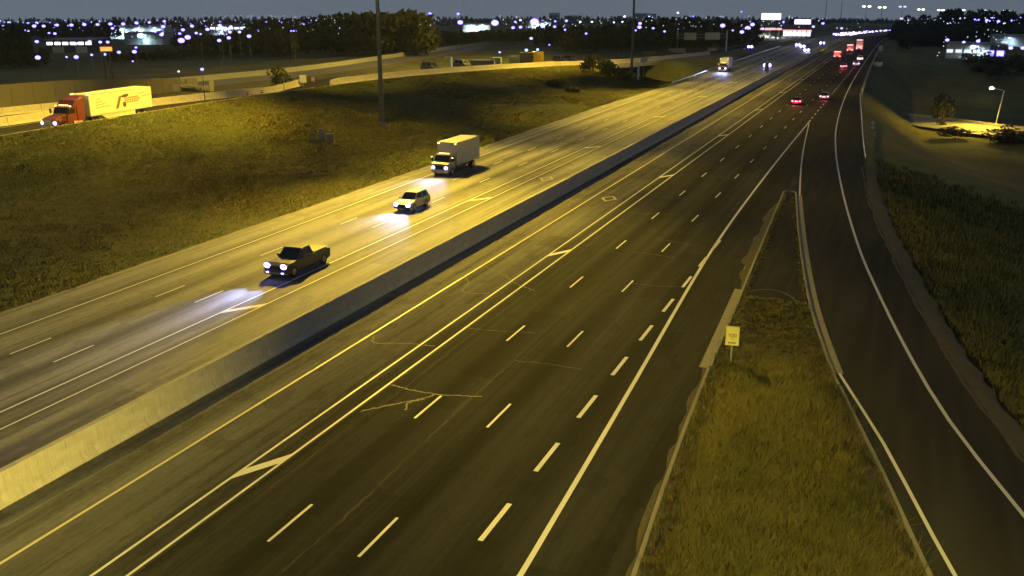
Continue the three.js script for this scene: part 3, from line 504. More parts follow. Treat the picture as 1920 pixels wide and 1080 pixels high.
function cabin(parent, zb0, zb1, zt0, zt1, yb, yt, wb, wt, paint) {   // body-coloured cabin with glass on its four sides
  part('cabin', hull([[-wb, yb, zb0], [wb, yb, zb0], [wb, yb, zb1], [-wb, yb, zb1], [-wt, yt, zt0], [wt, yt, zt0], [wt, yt, zt1], [-wt, yt, zt1]]), paint, parent);
  const quad = (a, b, c, d, m0, m1) => { const L = (p, q, t) => p.map((v, i) => lerp(v, q[i], t)); const e = (u, v) => L(L(a, b, u), L(d, c, u), v); return plate([e(m0, 0.1), e(1 - m0, 0.1), e(1 - m0, 1 - m1), e(m0, 1 - m1)], 0.012); };
  part('windshield', quad([-wb, yb, zb1], [wb, yb, zb1], [wt, yt, zt1], [-wt, yt, zt1], 0.06, 0.1), M.glass, parent);
  part('rear_window', quad([wb, yb, zb0], [-wb, yb, zb0], [-wt, yt, zt0], [wt, yt, zt0], 0.1, 0.14), M.glass, parent);
  for (const s of [1, -1]) {
    const a = [s * wb, yb, zb1], b = [s * wb, yb, zb0], c = [s * wt, yt, zt0], d = [s * wt, yt, zt1], L = (p, q, t) => p.map((v, i) => lerp(v, q[i], t)), e = (u, v) => L(L(a, b, u), L(d, c, u), v);
    for (const [u0, u1] of [[0.08, 0.47], [0.53, 0.92]]) { const q = [e(u0, 0.1), e(u1, 0.1), e(u1, 0.86), e(u0, 0.86)]; part('side_window', plate(s > 0 ? q : q.reverse(), 0.012), M.glass, parent); }
  }
}
function car(name, label, category, X, s, o) {
  const t = thing(name, label, category, P(X, yRoad(s) + 0.004, s), o.turn || 0, o.group), L = o.L, w = o.W / 2, p = o.paint, hh = o.hood || 0.98, bt = o.belt || 1.0;
  const prof = o.pickup ? [[-L / 2, 0.45], [-L / 2, 1.12], [-L / 2 + 1.85, 1.14], [-L / 2 + 1.9, 1.16], [L / 2 - 1.5, 1.2], [L / 2 - 0.5, 1.14], [L / 2 - 0.1, 1.02], [L / 2, 0.75], [L / 2, 0.42], [L / 2 - 0.5, 0.34], [-L / 2 + 0.3, 0.34]]
    : [[-L / 2, 0.4], [-L / 2 - 0.0, 0.75], [-L / 2 + 0.12, bt], [-L / 2 + 0.6, bt + 0.03], [L / 2 - 1.35, bt], [L / 2 - 0.45, hh - 0.1], [L / 2 - 0.1, hh - 0.25], [L / 2, 0.55], [L / 2 - 0.04, 0.3], [L / 2 - 0.4, 0.22], [-L / 2 + 0.3, 0.24]];
  part('body', extrude(prof, o.W, 0.06), p, t);
  if (o.pickup) {
    cabin(t, -0.75, 1.35, -0.5, 0.55, 1.14, 1.86, w - 0.08, w - 0.24, p);
    part('cargo_bed', box(o.W - 0.25, 0.02, 1.8, 0, 1.19, -L / 2 + 0.98), o.bed || M.black, t);
    part('tonneau', box(o.W - 0.2, 0.05, 1.75, 0, 1.215, -L / 2 + 1.0), o.bed || M.black, t);
  } else cabin(t, o.suv ? -L / 2 + 0.12 : -L / 2 + 0.75, L / 2 - 1.25, o.suv ? -L / 2 + 0.5 : -L / 2 + 1.35, L / 2 - 2.05, bt - 0.02, o.H, w - 0.09, w - 0.27, p);
  if (o.roof) part('roof_panel', box(o.W - 0.62, 0.02, o.suv ? L * 0.42 : 1.2, 0, o.H + 0.012, o.suv ? -0.45 : -0.2), o.roof, t);
  const r = o.r || 0.34, zz = L / 2 - 0.95;
  for (const sx of [-1, 1]) for (const z of [zz, -zz]) wheel(t, sx * (w - 0.1), r, z, r, 0.22);
  part('grille', box(o.W * 0.5, 0.2, 0.04, 0, o.pickup ? 0.86 : 0.62, L / 2 + 0.01), M.black, t);
  part('bumper', box(o.W - 0.1, 0.16, 0.1, 0, 0.45, L / 2 + 0.03), o.pickup ? M.chrome : M.darkGrey, t);
  part('licence_plate', box(0.4, 0.14, 0.02, 0, 0.75, -L / 2 - 0.035), M.white, t);
  for (const sx of [-1, 1]) {
    part('side_mirror', box(0.2, 0.15, 0.12, sx * (w + 0.1), bt + 0.1 + (o.pickup ? 0.2 : 0), L / 2 - (o.pickup ? 2.0 : 1.6)), p, t);
    lamp('headlight', t, o.on ? (o.far ? G.headFar : G.head) : M.chrome, o.far ? 1.05 : 0.56, o.far ? 0.9 : 0.4, sx * (w - 0.28), o.pickup ? 0.98 : 0.7, L / 2 - 0.02, 0.06);
    if (o.fog) lamp('fog_light', t, G.head, 0.3, 0.08, sx * (w - 0.34), 0.5, L / 2 + 0.07, 0.03);
    part('tail_light', box(0.3, o.suv ? 0.4 : 0.2, 0.05, sx * (w - 0.2), o.pickup ? 0.9 : 0.82, -L / 2 - 0.01), o.tail || std([0.25, 0.02, 0.02], 0.4), t);
  }
  if (o.tail) { const L1 = new THREE.PointLight(new THREE.Color().setRGB(1, 0.12, 0.16), o.tailI || 14, 0, 2); L1.name = 'tail_glow'; L1.position.set(0, 0.8, -L / 2 - 0.35); t.add(L1); }
  if (o.beamI) beams(t, w - 0.3, o.pickup ? 1.0 : 0.72, L / 2 + 0.05, o.beamI, o.down || 0.6, o.spread || 28);
  return t;
}
const paintOf = (r, g, b) => new THREE.MeshPhysicalMaterial({ color: new THREE.Color().setRGB(r, g, b), roughness: 0.38, metalness: 0.1, clearcoat: 0.6, clearcoatRoughness: 0.15 });
car('pickup_truck', 'dark grey pickup truck with headlights on, nearest vehicle on the southbound road', 'pickup truck', -41.5, 58.7, { L: 5.9, W: 2.0, H: 1.86, r: 0.41, paint: paintOf(0.045, 0.045, 0.045), bed: std([0.16, 0.15, 0.13], 0.6), pickup: true, on: true, fog: true, beamI: 1000, down: 0.75, spread: 19 });
car('silver_hatchback', 'pale small suv with glaring headlights between the pickup and the box truck', 'suv', -43.9, 81.9, { L: 4.4, W: 1.85, H: 1.62, paint: paintOf(0.34, 0.33, 0.36), suv: true, on: true, beamI: 260, down: 1.2, spread: 20, spread: 36 });
const boxGrey = std([0.46, 0.46, 0.46], 0.55);
function boxTruck(label, X, s, o = {}) {
  const t = thing('box_truck', label, 'box truck', P(X, yRoad(s) + 0.004, s), o.turn || 0), L = 8.8, w = 1.22;
  const cp = paintOf(0.3, 0.3, 0.31);
  part('chassis', box(0.9, 0.25, 7.8, 0, 0.78, -0.4), M.black, t);
  part('cargo_box', box(2.46, 2.66, 6.6, 0, 2.32, -1.05), o.boxMat || boxGrey, t);
  part('box_roof', box(2.4, 0.05, 6.52, 0, 3.675, -1.05), o.boxMat || boxGrey, t);
  part('edge_trim', [box(2.5, 0.09, 0.08, 0, 3.62, 2.26), box(0.06, 0.1, 6.6, -1.235, 3.6, -1.05), box(0.06, 0.1, 6.6, 1.235, 3.6, -1.05), box(0.06, 2.6, 0.06, 1.235, 2.3, 2.24), box(0.06, 2.6, 0.06, -1.235, 2.3, 2.24)], M.steel, t);
  part('cab', extrude([[2.35, 0.55], [2.35, 2.35], [2.6, 2.42], [3.35, 2.36], [3.75, 1.62], [4.3, 1.45], [4.4, 1.2], [4.42, 0.5]], 2.2, 0.07), cp, t);
  part('windshield', plate([[-0.98, 1.7, 3.79], [0.98, 1.7, 3.79], [0.9, 2.28, 3.47], [-0.9, 2.28, 3.47]], 0.02), M.glass, t);
  for (const sx of [-1, 1]) { const q = [[sx * 1.105, 1.6, 3.55], [sx * 1.105, 1.6, 2.65], [sx * 1.105, 2.2, 2.65], [sx * 1.105, 2.2, 3.3]]; part('side_window', plate(sx > 0 ? q : q.reverse(), 0.012), M.glass, t); part('side_mirror', box(0.18, 0.42, 0.12, sx * 1.32, 1.85, 3.6), M.black, t); }
  part('grille', box(1.2, 0.4, 0.05, 0, 1.0, 4.43), M.black, t); part('bumper', box(2.25, 0.28, 0.16, 0, 0.52, 4.42), M.dirtyWhite, t);
  for (const sx of [-1, 1]) { wheel(t, sx * 0.98, 0.45, 3.25, 0.45, 0.28); wheel(t, sx * 0.95, 0.45, -2.5, 0.45, 0.5); lamp('headlight', t, G.head, 0.5, 0.36, sx * 0.82, 0.98, 4.42, 0.06); lamp('marker_light', t, G.amber, 0.3, 0.13, sx * 1.1, 3.55, 2.32, 0.05); lamp('rear_marker', t, G.markerRed, 0.26, 0.14, sx * 1.1, 3.62, -4.38, 0.06); lamp('mirror_light', t, G.amber, 0.22, 0.12, sx * 1.35, 2.1, 3.68, 0.04); part('tail_light', box(0.25, 0.18, 0.05, sx * 0.95, 0.9, -4.38), std([0.25, 0.02, 0.02], 0.4), t); }
  for (const x of [-0.55, -0.28, 0, 0.28, 0.55]) lamp('cab_light', t, G.amber, 0.24, 0.13, x, 2.5, 3.1, 0.07);
  part('rear_door', box(2.3, 2.4, 0.05, 0, 2.28, -4.38), std([0.4, 0.4, 0.4], 0.5), t);
  part('skirt', [box(0.05, 0.28, 3.6, 1.2, 0.84, 0.4), box(0.05, 0.28, 3.6, -1.2, 0.84, 0.4)], M.darkGrey, t);
  beams(t, 0.8, 1.0, 4.5, o.beamI || 300, 0.7, 32);
  return t;
}
boxTruck('grey box truck with yellow lit roof and amber lights behind the pale suv', -49.2, 103.2);
boxTruck('small far box truck with white box side on the southbound road', -48.4, 285, { boxMat: std([0.8, 0.8, 0.85], 0.5), beamI: 300 });
{ // semi truck on the ramp
  const s0 = 97.8, t = thing('semi_truck', 'semi truck with red orange cab and cream trailer on the raised ramp', 'semi truck', P(-98.0, rampY(97) + 0.04, s0), 0.1);
  const cab = paintOf(0.20, 0.042, 0.018), skin = std([0.74, 0.70, 0.52], 0.5);
  const cv = document.createElement('canvas'); cv.width = 1024; cv.height = 256; const c = cv.getContext('2d');
  c.fillStyle = '#e6dfc4'; c.fillRect(0, 0, 1024, 256);
  c.strokeStyle = '#8f8768'; c.lineWidth = 9; for (const [x, y, l] of [[120, 72, 60], [104, 104, 110], [96, 138, 150], [92, 170, 230]]) { c.setLineDash([26, 7, 14, 6]); c.beginPath(); c.moveTo(x, y); c.lineTo(x + l, y - 8); c.stroke(); }
  c.setLineDash([]); c.fillStyle = '#7a5a2a'; c.beginPath(); c.moveTo(470, 70); c.lineTo(520, 60); c.lineTo(450, 215); c.lineTo(405, 218); c.closePath(); c.fill();
  c.fillStyle = '#46402e'; c.beginPath(); c.ellipse(575, 70, 62, 20, -0.1, 0, 7); c.fill(); c.beginPath(); c.ellipse(555, 176, 30, 36, 0.2, 0, 7); c.fill();
  c.fillStyle = '#c05a22'; for (const [y, l] of [[94, 230], [120, 260], [146, 240]]) for (let x = 560; x < 560 + l; x += 30) c.fillRect(x, y - (x - 560) * 0.03, 24, 19);
  c.fillStyle = '#7d6a42'; for (const [x0, y, n] of [[806, 58, 5], [860, 96, 9]]) for (let k = 0; k < n; k++) c.fillRect(x0 + k * 20, y - k * 1, 14, 13);
  const side = new THREE.CanvasTexture(cv); side.colorSpace = THREE.SRGBColorSpace;
  part('trailer_box', box(2.58, 2.75, 12.6, 0, 2.62, -1.6), skin, t);
  part('trailer_print', new THREE.PlaneGeometry(12.5, 2.68).rotateY(Math.PI / 2).translate(1.296, 2.62, -1.6), std(0xffffff, 0.5, { map: side }), t);
  part('trailer_rail', [box(0.05, 0.12, 12.6, 1.31, 3.94, -1.6), box(0.05, 0.14, 12.6, 1.31, 1.29, -1.6), box(0.05, 0.12, 12.6, -1.31, 3.94, -1.6), box(0.06, 2.75, 0.08, 1.31, 2.62, 4.68), box(0.06, 2.75, 0.08, 1.31, 2.62, -7.88)], M.dirtyWhite, t);
  part('side_skirt', hull([[1.18, 0.42, -4.2], [1.24, 0.42, -4.2], [1.24, 0.42, 1.2], [1.18, 0.42, 1.2], [1.18, 1.22, -4.2], [1.24, 1.22, -4.2], [1.24, 1.22, 2.6], [1.18, 1.22, 2.6]]), skin, t);
  part('landing_gear', [box(0.14, 1.0, 0.14, 0.9, 0.75, 2.9), box(0.14, 1.0, 0.14, -0.9, 0.75, 2.9)], M.darkGrey, t);
  part('chassis', box(0.95, 0.22, 8.2, 0, 0.85, 6.4), M.black, t); part('trailer_frame', box(1.0, 0.2, 4.6, 0, 0.95, -5.4), M.black, t);
  part('hood', extrude([[8.55, 0.7], [8.5, 1.95], [9.3, 1.86], [10.55, 1.6], [10.72, 1.3], [10.74, 0.62]], 1.9, 0.12), cab, t);
  part('cab', extrude([[6.9, 0.75], [6.9, 2.75], [7.2, 2.9], [8.05, 2.78], [8.5, 2.0], [8.6, 0.75]], 2.25, 0.08), cab, t);
  part('sleeper', extrude([[5.5, 0.75], [5.5, 3.55], [5.9, 3.75], [7.0, 3.5], [7.6, 2.85], [6.88, 2.7], [6.88, 0.75]], 2.4, 0.08), cab, t);
  part('windshield', plate([[-1.0, 2.06, 8.53], [1.0, 2.06, 8.53], [0.95, 2.68, 8.14], [-0.95, 2.68, 8.14]], 0.02), M.glass, t);
  for (const sx of [-1, 1]) {
    const q = [[sx * 1.13, 1.95, 8.2], [sx * 1.13, 1.95, 7.2], [sx * 1.13, 2.6, 7.2], [sx * 1.13, 2.6, 7.95]]; part('side_window', plate(sx > 0 ? q : q.reverse(), 0.015), M.glass, t);
    part('side_mirror', box(0.14, 0.6, 0.2, sx * 1.42, 2.25, 8.5), M.black, t); part('fuel_tank', new THREE.CylinderGeometry(0.34, 0.34, 1.7, 16).rotateX(Math.PI / 2).translate(sx * 0.98, 0.72, 6.9), cab, t);
    part('fender', extrude([[8.75, 0.95], [8.95, 1.35], [9.5, 1.45], [10.1, 1.3], [10.35, 0.8], [10.2, 0.8], [9.95, 1.15], [9.5, 1.28], [9.05, 1.18], [8.9, 0.9]], 0.4, 0.02).translate(sx * 0.98, 0, 0), cab, t);
    lamp('headlight', t, G.head, 0.5, 0.44, sx * 0.9, 1.05, 10.66, 0.12); lamp('marker_light', t, G.amber, 0.3, 0.14, sx * 1.1, 2.86, 7.9, 0.1); lamp('trailer_marker', t, G.amber, 0.3, 0.14, sx * 1.22, 3.98, 4.6, 0.4);
    lamp('rear_marker', t, G.amber, 0.12, 0.12, sx * 1.33, 1.35, -7.6, 0.1); part('tail_light', box(0.3, 0.16, 0.05, sx * 0.9, 1.15, -7.93), std([0.25, 0.02, 0.02], 0.4), t);
    for (const z of [-4.9, -6.2]) wheel(t, sx * 0.98, 0.5, z, 0.5, 0.56);
    for (const z of [4.2, 5.5]) wheel(t, sx * 0.98, 0.5, z, 0.5, 0.56);
    wheel(t, sx * 1.0, 0.5, 9.6, 0.5, 0.32);
  }
  for (const x of [-0.6, -0.3, 0, 0.3, 0.6]) lamp('cab_light', t, G.amber, 0.22, 0.12, x, 2.95, 7.75, 0.1);
  part('air_fairing', hull([[-1.0, 3.5, 5.55], [1.0, 3.5, 5.55], [0.95, 3.2, 7.0], [-0.95, 3.2, 7.0], [-1.0, 3.95, 5.5], [1.0, 3.95, 5.5], [0.9, 3.55, 6.6], [-0.9, 3.55, 6.6]]), cab, t);
  part('exhaust_stack', cyl(0.08, 0.08, 2.4, 1.05, 1.4, 5.3, 10), M.chrome, t);
  part('grille', box(1.1, 0.75, 0.05, 0, 1.15, 10.79), M.chrome, t); part('bumper', box(2.3, 0.32, 0.2, 0, 0.55, 10.78), M.chrome, t);
  part('rear_door', box(2.4, 2.6, 0.04, 0, 2.6, -7.92), M.dirtyWhite, t);
  beams(t, 0.9, 1.0, 10.85, 90, 0.8, 28);
}
// southbound cars far off, headlights glaring at the camera
const farCar = { L: 4.5, W: 1.8, H: 1.45, on: true, far: true, group: 'far southbound cars with headlights on' };
for (const [X, s, label, kind] of [
  [-38.9, 306, 'southbound car with one big glare of headlights near the median', 1], [-41.8, 440, 'bright pair of headlights left of the far median', 1], [-36.7, 405, 'headlights close to the median below the brightest pair', 0], [-36.7, 478, 'brightest far headlights beside the median barrier', 1], [-44.9, 452, 'far headlights second lane from the median', 0], [-61.8, 425, 'lone headlights coming along the merging ramp', 0]])
  car('far_car', label, 'car', X, s, { ...farCar, paint: paintOf(0.1, 0.1, 0.11), suv: !!kind, beamI: 90, down: 0.5, group: undefined });
{ // queue of headlights where the road bends
  const proto = car('queue_car', 'far southbound car in the dense queue of headlights at the bend', 'car', -44, 640, { ...farCar, paint: paintOf(0.12, 0.12, 0.13), group: 'queue of headlights at the far bend' });
  const Q = rng(33); let n = 0;
  for (let s = 620; s < 930; s += 8 + Q() * 7) for (const X of [-36.7, -41.7, -45, -48.5]) { if (Q() < 0.3) continue; const t = n ? proto.clone() : proto; if (n) { t.name = numbered('queue_car'); scene.add(t); } n++; const q = s + Q() * 6; t.position.copy(P(X + bend(q), yRoad(q), q)); t.rotation.y = -Math.atan(7.3e-4 * (q - 500)); }
}
// northbound traffic, tail lights towards the camera
const rear = { turn: Math.PI, tail: G.tailHot };
car('sedan', 'dark red sedan with tail lights, nearest northbound car on the left', 'car', -18.9, 197.5, { L: 4.7, W: 1.85, H: 1.46, paint: paintOf(0.10, 0.02, 0.03), ...rear, tailI: 26 });
car('sedan', 'grey car with pale tail lights right of the nearest red sedan', 'car', -14.6, 209.5, { L: 4.6, W: 1.85, H: 1.5, paint: paintOf(0.09, 0.09, 0.095), ...rear, tailI: 10, tail: glow(1, 0.5, 0.5, 4) });
car('sedan', 'northbound car with glowing red rear, left of the blue white one', 'car', -16.9, 309, { L: 4.6, W: 1.85, H: 1.5, paint: paintOf(0.1, 0.05, 0.06), ...rear, tail: glow(1, 0.22, 0.36, 7), tailI: 40 });
car('sedan', 'northbound car lit blue white beside the glowing red one', 'car', -14.0, 323, { L: 4.6, W: 1.85, H: 1.5, paint: paintOf(0.6, 0.6, 0.66), ...rear, tail: glow(0.7, 0.55, 1, 8), tailI: 10 });
car('suv', 'northbound suv with pink tail lights near the right edge line', 'suv', -14.2, 352, { L: 4.7, W: 1.9, H: 1.7, paint: paintOf(0.3, 0.28, 0.3), suv: true, ...rear, tail: glow(1, 0.45, 0.55, 6), tailI: 14 });
function rearTruck(label, X, s, h, m, wall) {
  const t = thing('cargo_truck', label, 'truck', P(X, yRoad(s) + 0.004, s), Math.PI), y0 = 1.0;
  part('cargo_box', box(2.5, h - y0, 8, 0, (h + y0) / 2, 0.5), m, t); part('chassis', box(1.0, 0.4, 9.5, 0, 0.8, 1), M.black, t);
  part('cab', extrude([[4.7, 0.6], [4.7, 2.4], [5.6, 2.4], [6.1, 1.7], [6.5, 1.4], [6.5, 0.5]], 2.2, 0.06), paintOf(0.25, 0.25, 0.26), t);
  for (const sx of [-1, 1]) { part('rear_door', box(1.18, h - y0 - 0.3, 0.05, sx * 0.61, (h + y0) / 2, -3.53), wall, t); lamp('tail_light', t, G.tailHot, 0.5, 0.3, sx * 0.9, 0.95, -3.6, 0.08); for (const z of [-2.4, 5.4]) wheel(t, sx * 0.95, 0.48, z, 0.48, 0.5); }
  for (const x of [-0.9, -0.45, 0, 0.45, 0.9]) lamp('marker_light', t, G.tailHot, 0.42, 0.26, x, h - 0.05, -3.6, 0.08);
  part('bumper', box(2.3, 0.14, 0.1, 0, 0.6, -3.6), M.darkGrey, t);
  const L = new THREE.PointLight(new THREE.Color().setRGB(1, 0.3, 0.25), 22, 0, 2); L.name = 'tail_glow'; L.position.set(0, 1.2, -4.6); t.add(L);
}
rearTruck('low red lit truck in the far northbound middle lane', -22.2, 362, 2.5, std([0.3, 0.08, 0.06], 0.6), std([0.3, 0.08, 0.06], 0.6));
rearTruck('far truck with pale lights along its roof edge', -20.6, 409, 2.9, std([0.16, 0.14, 0.12], 0.6), std([0.16, 0.14, 0.12], 0.6));
rearTruck('tall far truck with white rear doors and red lamps above', -17.9, 424, 4.3, std([0.55, 0.53, 0.53], 0.5), std([0.55, 0.53, 0.53], 0.5));

// ---------- vegetation ----------
function crownGeo(seed, n, leaf, lumps) {   // leaf clumps spread through a handful of lumps inside a unit crown (radius about 1)
  const Q = rng(seed), p = [], L = Array.from({ length: lumps }, () => { const a = Q() * 6.28, u = Q() * 2 - 1, r = 0.35 + 0.3 * Q(); return [Math.cos(a) * 0.55 * Math.sqrt(1 - u * u), u * 0.6, Math.sin(a) * 0.55 * Math.sqrt(1 - u * u), r]; });
  for (let i = 0; i < n; i++) {
    const [lx, ly, lz, lr] = L[i % lumps], a = Q() * 6.28, u = Q() * 2 - 1, k = lr * Math.cbrt(0.25 + 0.75 * Q()), q = Math.sqrt(1 - u * u);
    const c = V(lx + Math.cos(a) * q * k, ly + u * k, lz + Math.sin(a) * q * k), e = V(Q() - 0.5, Q() - 0.5, Q() - 0.5).normalize(), f = V(Q() - 0.5, Q() - 0.5, Q() - 0.5).cross(e).normalize(), w = leaf * (0.5 + Q());
    const A = c.clone().addScaledVector(e, -w), B = c.clone().addScaledVector(f, w * 0.55), C = c.clone().addScaledVector(e, w), D = c.clone().addScaledVector(f, -w * 0.55);
    for (const v of [A, B, C, A, C, D]) p.push(v.x, v.y, v.z);
  }
  const g = new THREE.BufferGeometry(); g.setAttribute('position', new THREE.Float32BufferAttribute(p, 3)); g.computeVertexNormals(); return g;
}
const CROWNS = [crownGeo(101, 900, 0.10, 9), crownGeo(102, 900, 0.10, 7), crownGeo(103, 900, 0.11, 11)];
const FAR_CROWN = crownGeo(104, 260, 0.2, 7);
function tree(name, label, category, pos, h, w, m, trunk = 0.3, v = 0) {
  const t = thing(name, label, category, pos), ch = h * (1 - trunk), cy = h - ch / 2;
  const limbs = [new THREE.CylinderGeometry(h * 0.012 + 0.02, h * 0.03 + 0.03, h * 0.7, 8).translate(0, h * 0.35, 0)];
  for (let k = 0; k < 5; k++) limbs.push(bar(V(0, h * (0.2 + 0.08 * k), 0), V(Math.cos(k * 2.4) * w * 0.3, h * (0.45 + 0.08 * k), Math.sin(k * 2.4) * w * 0.3), h * 0.009 + 0.01));
  part('trunk', limbs, M.bark, t);
  const c = part('crown', CROWNS[v % 3], m, t); c.scale.set(w / 2, ch / 2, w / 2); c.position.y = cy; c.rotation.y = v * 1.7;
  return t;
}
tree('roadside_tree', 'small round lit tree standing behind the ramp barrier', 'tree', P(-111, 3.2, 155), 4.6, 5.6, M.leaf, 0.05, 0);
for (const [px, py, h, w, label, v] of [
  [1112, 137, 4.6, 5.2, 'bushy shrub in front of the ramp barrier, leftmost by the underpass', 1], [1098, 131, 2.6, 3.6, 'low shrub left of the bushy one by the ramp barrier', 2], [1132, 140, 4.0, 4.2, 'second tall shrub at the edge of the underpass slope', 0], [1152, 147, 3.4, 4.6, 'third shrub lower down the underpass slope', 1], [1170, 152, 3.0, 4.2, 'low shrub close to the slimmer high mast', 2], [1142, 132, 3.0, 3.4, 'lit shrub just under the bridge parapet', 0],
  [1045, 163, 1.6, 5.5, 'low spreading bush patch on the left grass slope', 1], [1075, 172, 1.3, 4.6, 'second low bush patch nearer the motorway on the left slope', 2]])
  tree('shrub', label, 'shrub', at(px, py), h, w, M.leaf, 0.02, v);
tree('conical_tree', 'dark pointed tree beside the lit lower road on the right', 'tree', at(1766, 236), 7.5, 5.2, M.leaf, 0.06, 1);
tree('dark_bush', 'dark round bush at the left end of the lit lower road', 'bush', at(1762, 240), 2.0, 2.4, M.leaf, 0.02, 0);
tree('dark_bush', 'dark bush in front of the lit lower road on the right', 'bush', at(1888, 268), 3.6, 9.0, M.leaf, 0.02, 2);
tree('dark_bush', 'dark bush below the middle of the lit lower road', 'bush', at(1790, 262), 2.6, 7.0, M.leaf, 0.02, 1);
for (const [px, py, h, w, label] of [[1700, 92, 9, 11, 'dark tree on the bank right of the motorway bend'], [1725, 84, 9, 12, 'dark tree further right on the bank above the grass'], [1850, 128, 6, 9, 'dark tree in front of the lit building on the right'], [1880, 132, 5, 8, 'dark tree right of the lit doorway building'], [1908, 140, 7, 10, 'dark tree at the right picture edge below the buildings'], [1815, 122, 4.5, 8, 'low dark tree left of the lit building on the right'], [1835, 136, 4, 8, 'low bush clump below the right hand buildings'], [1870, 150, 4.5, 9, 'dark bush clump on the lower right meadow']])
  tree('dark_tree', label, 'tree', at(px, py), h, w, M.leaf, 0.08, Math.round(px) % 3);
function wood(name, label, rows, m, seed) {   // a far wood that reads as one mass: [px0, px1, base0, base1, height, count] strips
  const Q = rng(seed), mats = [], o = new THREE.Object3D();
  for (const [a, b, y0, y1, h, n] of rows) for (let k = 0; k < n; k++) {
    const t = (k + Q()) / n, p = at(lerp(a, b, t), lerp(y0, y1, t) + (Q() - 0.5) * 5), hh = h * (0.7 + 0.5 * Q()), w = hh * (0.4 + 0.3 * Q());
    o.position.set(p.x, p.y + hh * 0.5, p.z); o.scale.set(w * 0.75, hh * 0.56, w * 0.75); o.rotation.y = Q() * 6.28; o.updateMatrix(); mats.push(o.matrix.clone());
  }
  const im = new THREE.InstancedMesh(FAR_CROWN, m, mats.length); mats.forEach((q, i) => im.setMatrixAt(i, q)); im.name = numbered(name); im.userData = { label, category: 'woodland', kind: 'stuff' }; im.castShadow = im.receiveShadow = true; scene.add(im);
}

wood('woodland', 'dark wood behind the far ramp left of and around the tall pole', [[430, 560, 104, 108, 9, 40], [470, 640, 88, 96, 12, 50], [560, 800, 88, 94, 9, 110], [600, 800, 100, 106, 11, 70], [760, 900, 88, 82, 5, 60], [330, 470, 92, 96, 6, 40]], M.leaf, 1);
wood('woodland', 'dark tree belt behind the construction yard', [[880, 1060, 80, 76, 4.5, 70], [1000, 1220, 84, 80, 6, 80], [1060, 1420, 98, 88, 6, 80], [1180, 1420, 76, 72, 8, 50]], M.leaf, 2);
wood('woodland', 'dark trees among the industrial lights at the left edge', [[-10, 50, 108, 108, 11, 14], [30, 110, 74, 72, 8, 18], [120, 215, 76, 72, 9, 22], [0, 90, 128, 124, 5, 20], [200, 430, 118, 106, 3.5, 50]], M.leaf, 3);
wood('woodland', 'dark tree belts along the flat horizon', [[-20, 1500, 44, 40, 12, 260], [640, 1260, 50, 46, 7, 120], [-20, 700, 58, 54, 8, 110], [1480, 1720, 47, 44, 10, 70], [1700, 1940, 58, 64, 10, 50], [1720, 1940, 76, 80, 7, 40]], M.leaf, 4);
wood('woodland', 'dark wooded bank on the right where the motorway bends', [[1672, 1760, 76, 70, 8, 46], [1690, 1800, 88, 84, 6, 40]], M.leaf, 5);

// ---------- lower road on the right with its street lamp ----------
{
  const r = structure('lower_road', 'lit lower road passing below the motorway on the right');
  const c = [[2, 255], [7.3, 251.5], [26, 236], [60, 207], [130, 150]], dir = V(18.7, 0, 15.3).normalize(), n = V(-dir.z, 0, dir.x);
  const pts = new THREE.CatmullRomCurve3(c.map(([X, s]) => P(X, -7.6, s))).getPoints(40).map(p => { p.y = Math.max(H(p.x, -p.z), H(p.x + n.x * 4, -p.z + 0) , -7.9) + 0.08; return p; });
  part('asphalt', sheet(pts.map(p => [V(p.x, -7.45, p.z), V(p.x + n.x * 15, -7.6, p.z + n.z * 15)]), 1 / 9, 1 / 22), std([0.19, 0.19, 0.17], 0.8), r);
  part('kerb', wallAlong(pts.map(p => V(p.x, -7.45, p.z)), [[-0.15, 0], [-0.15, 0.55], [0.15, 0.55], [0.15, 0]]), paleConc, r);
  const t = thing('street_lamp', 'lit street lamp on a pale leaning pole over the lower road', 'street lamp', P(20.6, -7.5, 240.8));
  part('pole', bar(V(0, 0, 0), V(0.75, 7.9, 0), 0.14, 10), M.paleSteel, t); part('arm', bar(V(0.75, 7.85, 0), V(-1.6, 8.5, 0.5), 0.07), M.paleSteel, t);
  part('lamp_head', box(0.9, 0.16, 0.4, -1.8, 8.56, 0.5), M.grey, t); part('lamp_glass', new THREE.SphereGeometry(0.5, 12, 8).scale(0.9, 0.55, 0.9).translate(-1.9, 8.4, 0.5), glow(1, 0.85, 0.8, 30), t);
  const L = new THREE.SpotLight(SODIUM, 2600, 0, 1.25, 1, 2); L.name = 'street_lamp_light'; L.position.set(-1.9, 7.8, 0.6); L.target.position.set(-5, 0, 6); L.castShadow = true; L.shadow.radius = 8; t.add(L, L.target);
}
// ---------- lamps ----------
function farLamp(label, px, py, size, m, o = {}) {   // size: apparent width of the lit head in survey pixels
  const h = o.h || 9, p = at(px, py, h, o.from || (h > 9 ? 450 : px < 700 ? 250 : 330)), d = p.distanceTo(camera.position), w = size * 1.25 * d / 1770, t = thing(o.name || 'yard_lamp', label, 'lamp', V(p.x, p.y - h, p.z), 0, o.group);
  part('pole', cyl(0.09, 0.05, h, 0, 0, 0, 8), o.pole || M.darkGrey, t);
  part('lamp_head', new THREE.SphereGeometry(0.5, 10, 7).scale(w, w * 0.72, w).translate(0, h, 0), m, t);
  if (o.I) { const L = new THREE.PointLight(new THREE.Color().setRGB(0.6, 0.75, 1.0), o.I, 0, 2); L.name = 'lamp_light'; L.position.set(0, h - w * 0.5 - 0.6, 0); L.castShadow = true; t.add(L); }
}
const gA = 'lamps of the industrial area on the left', gB = 'lamps on the far left skyline', gC = 'lamps of the brightly lit yard left of centre', gE = 'small lamps beyond the construction yard', gF = 'lamps around the service station', gG = 'lamps around the buildings on the right';
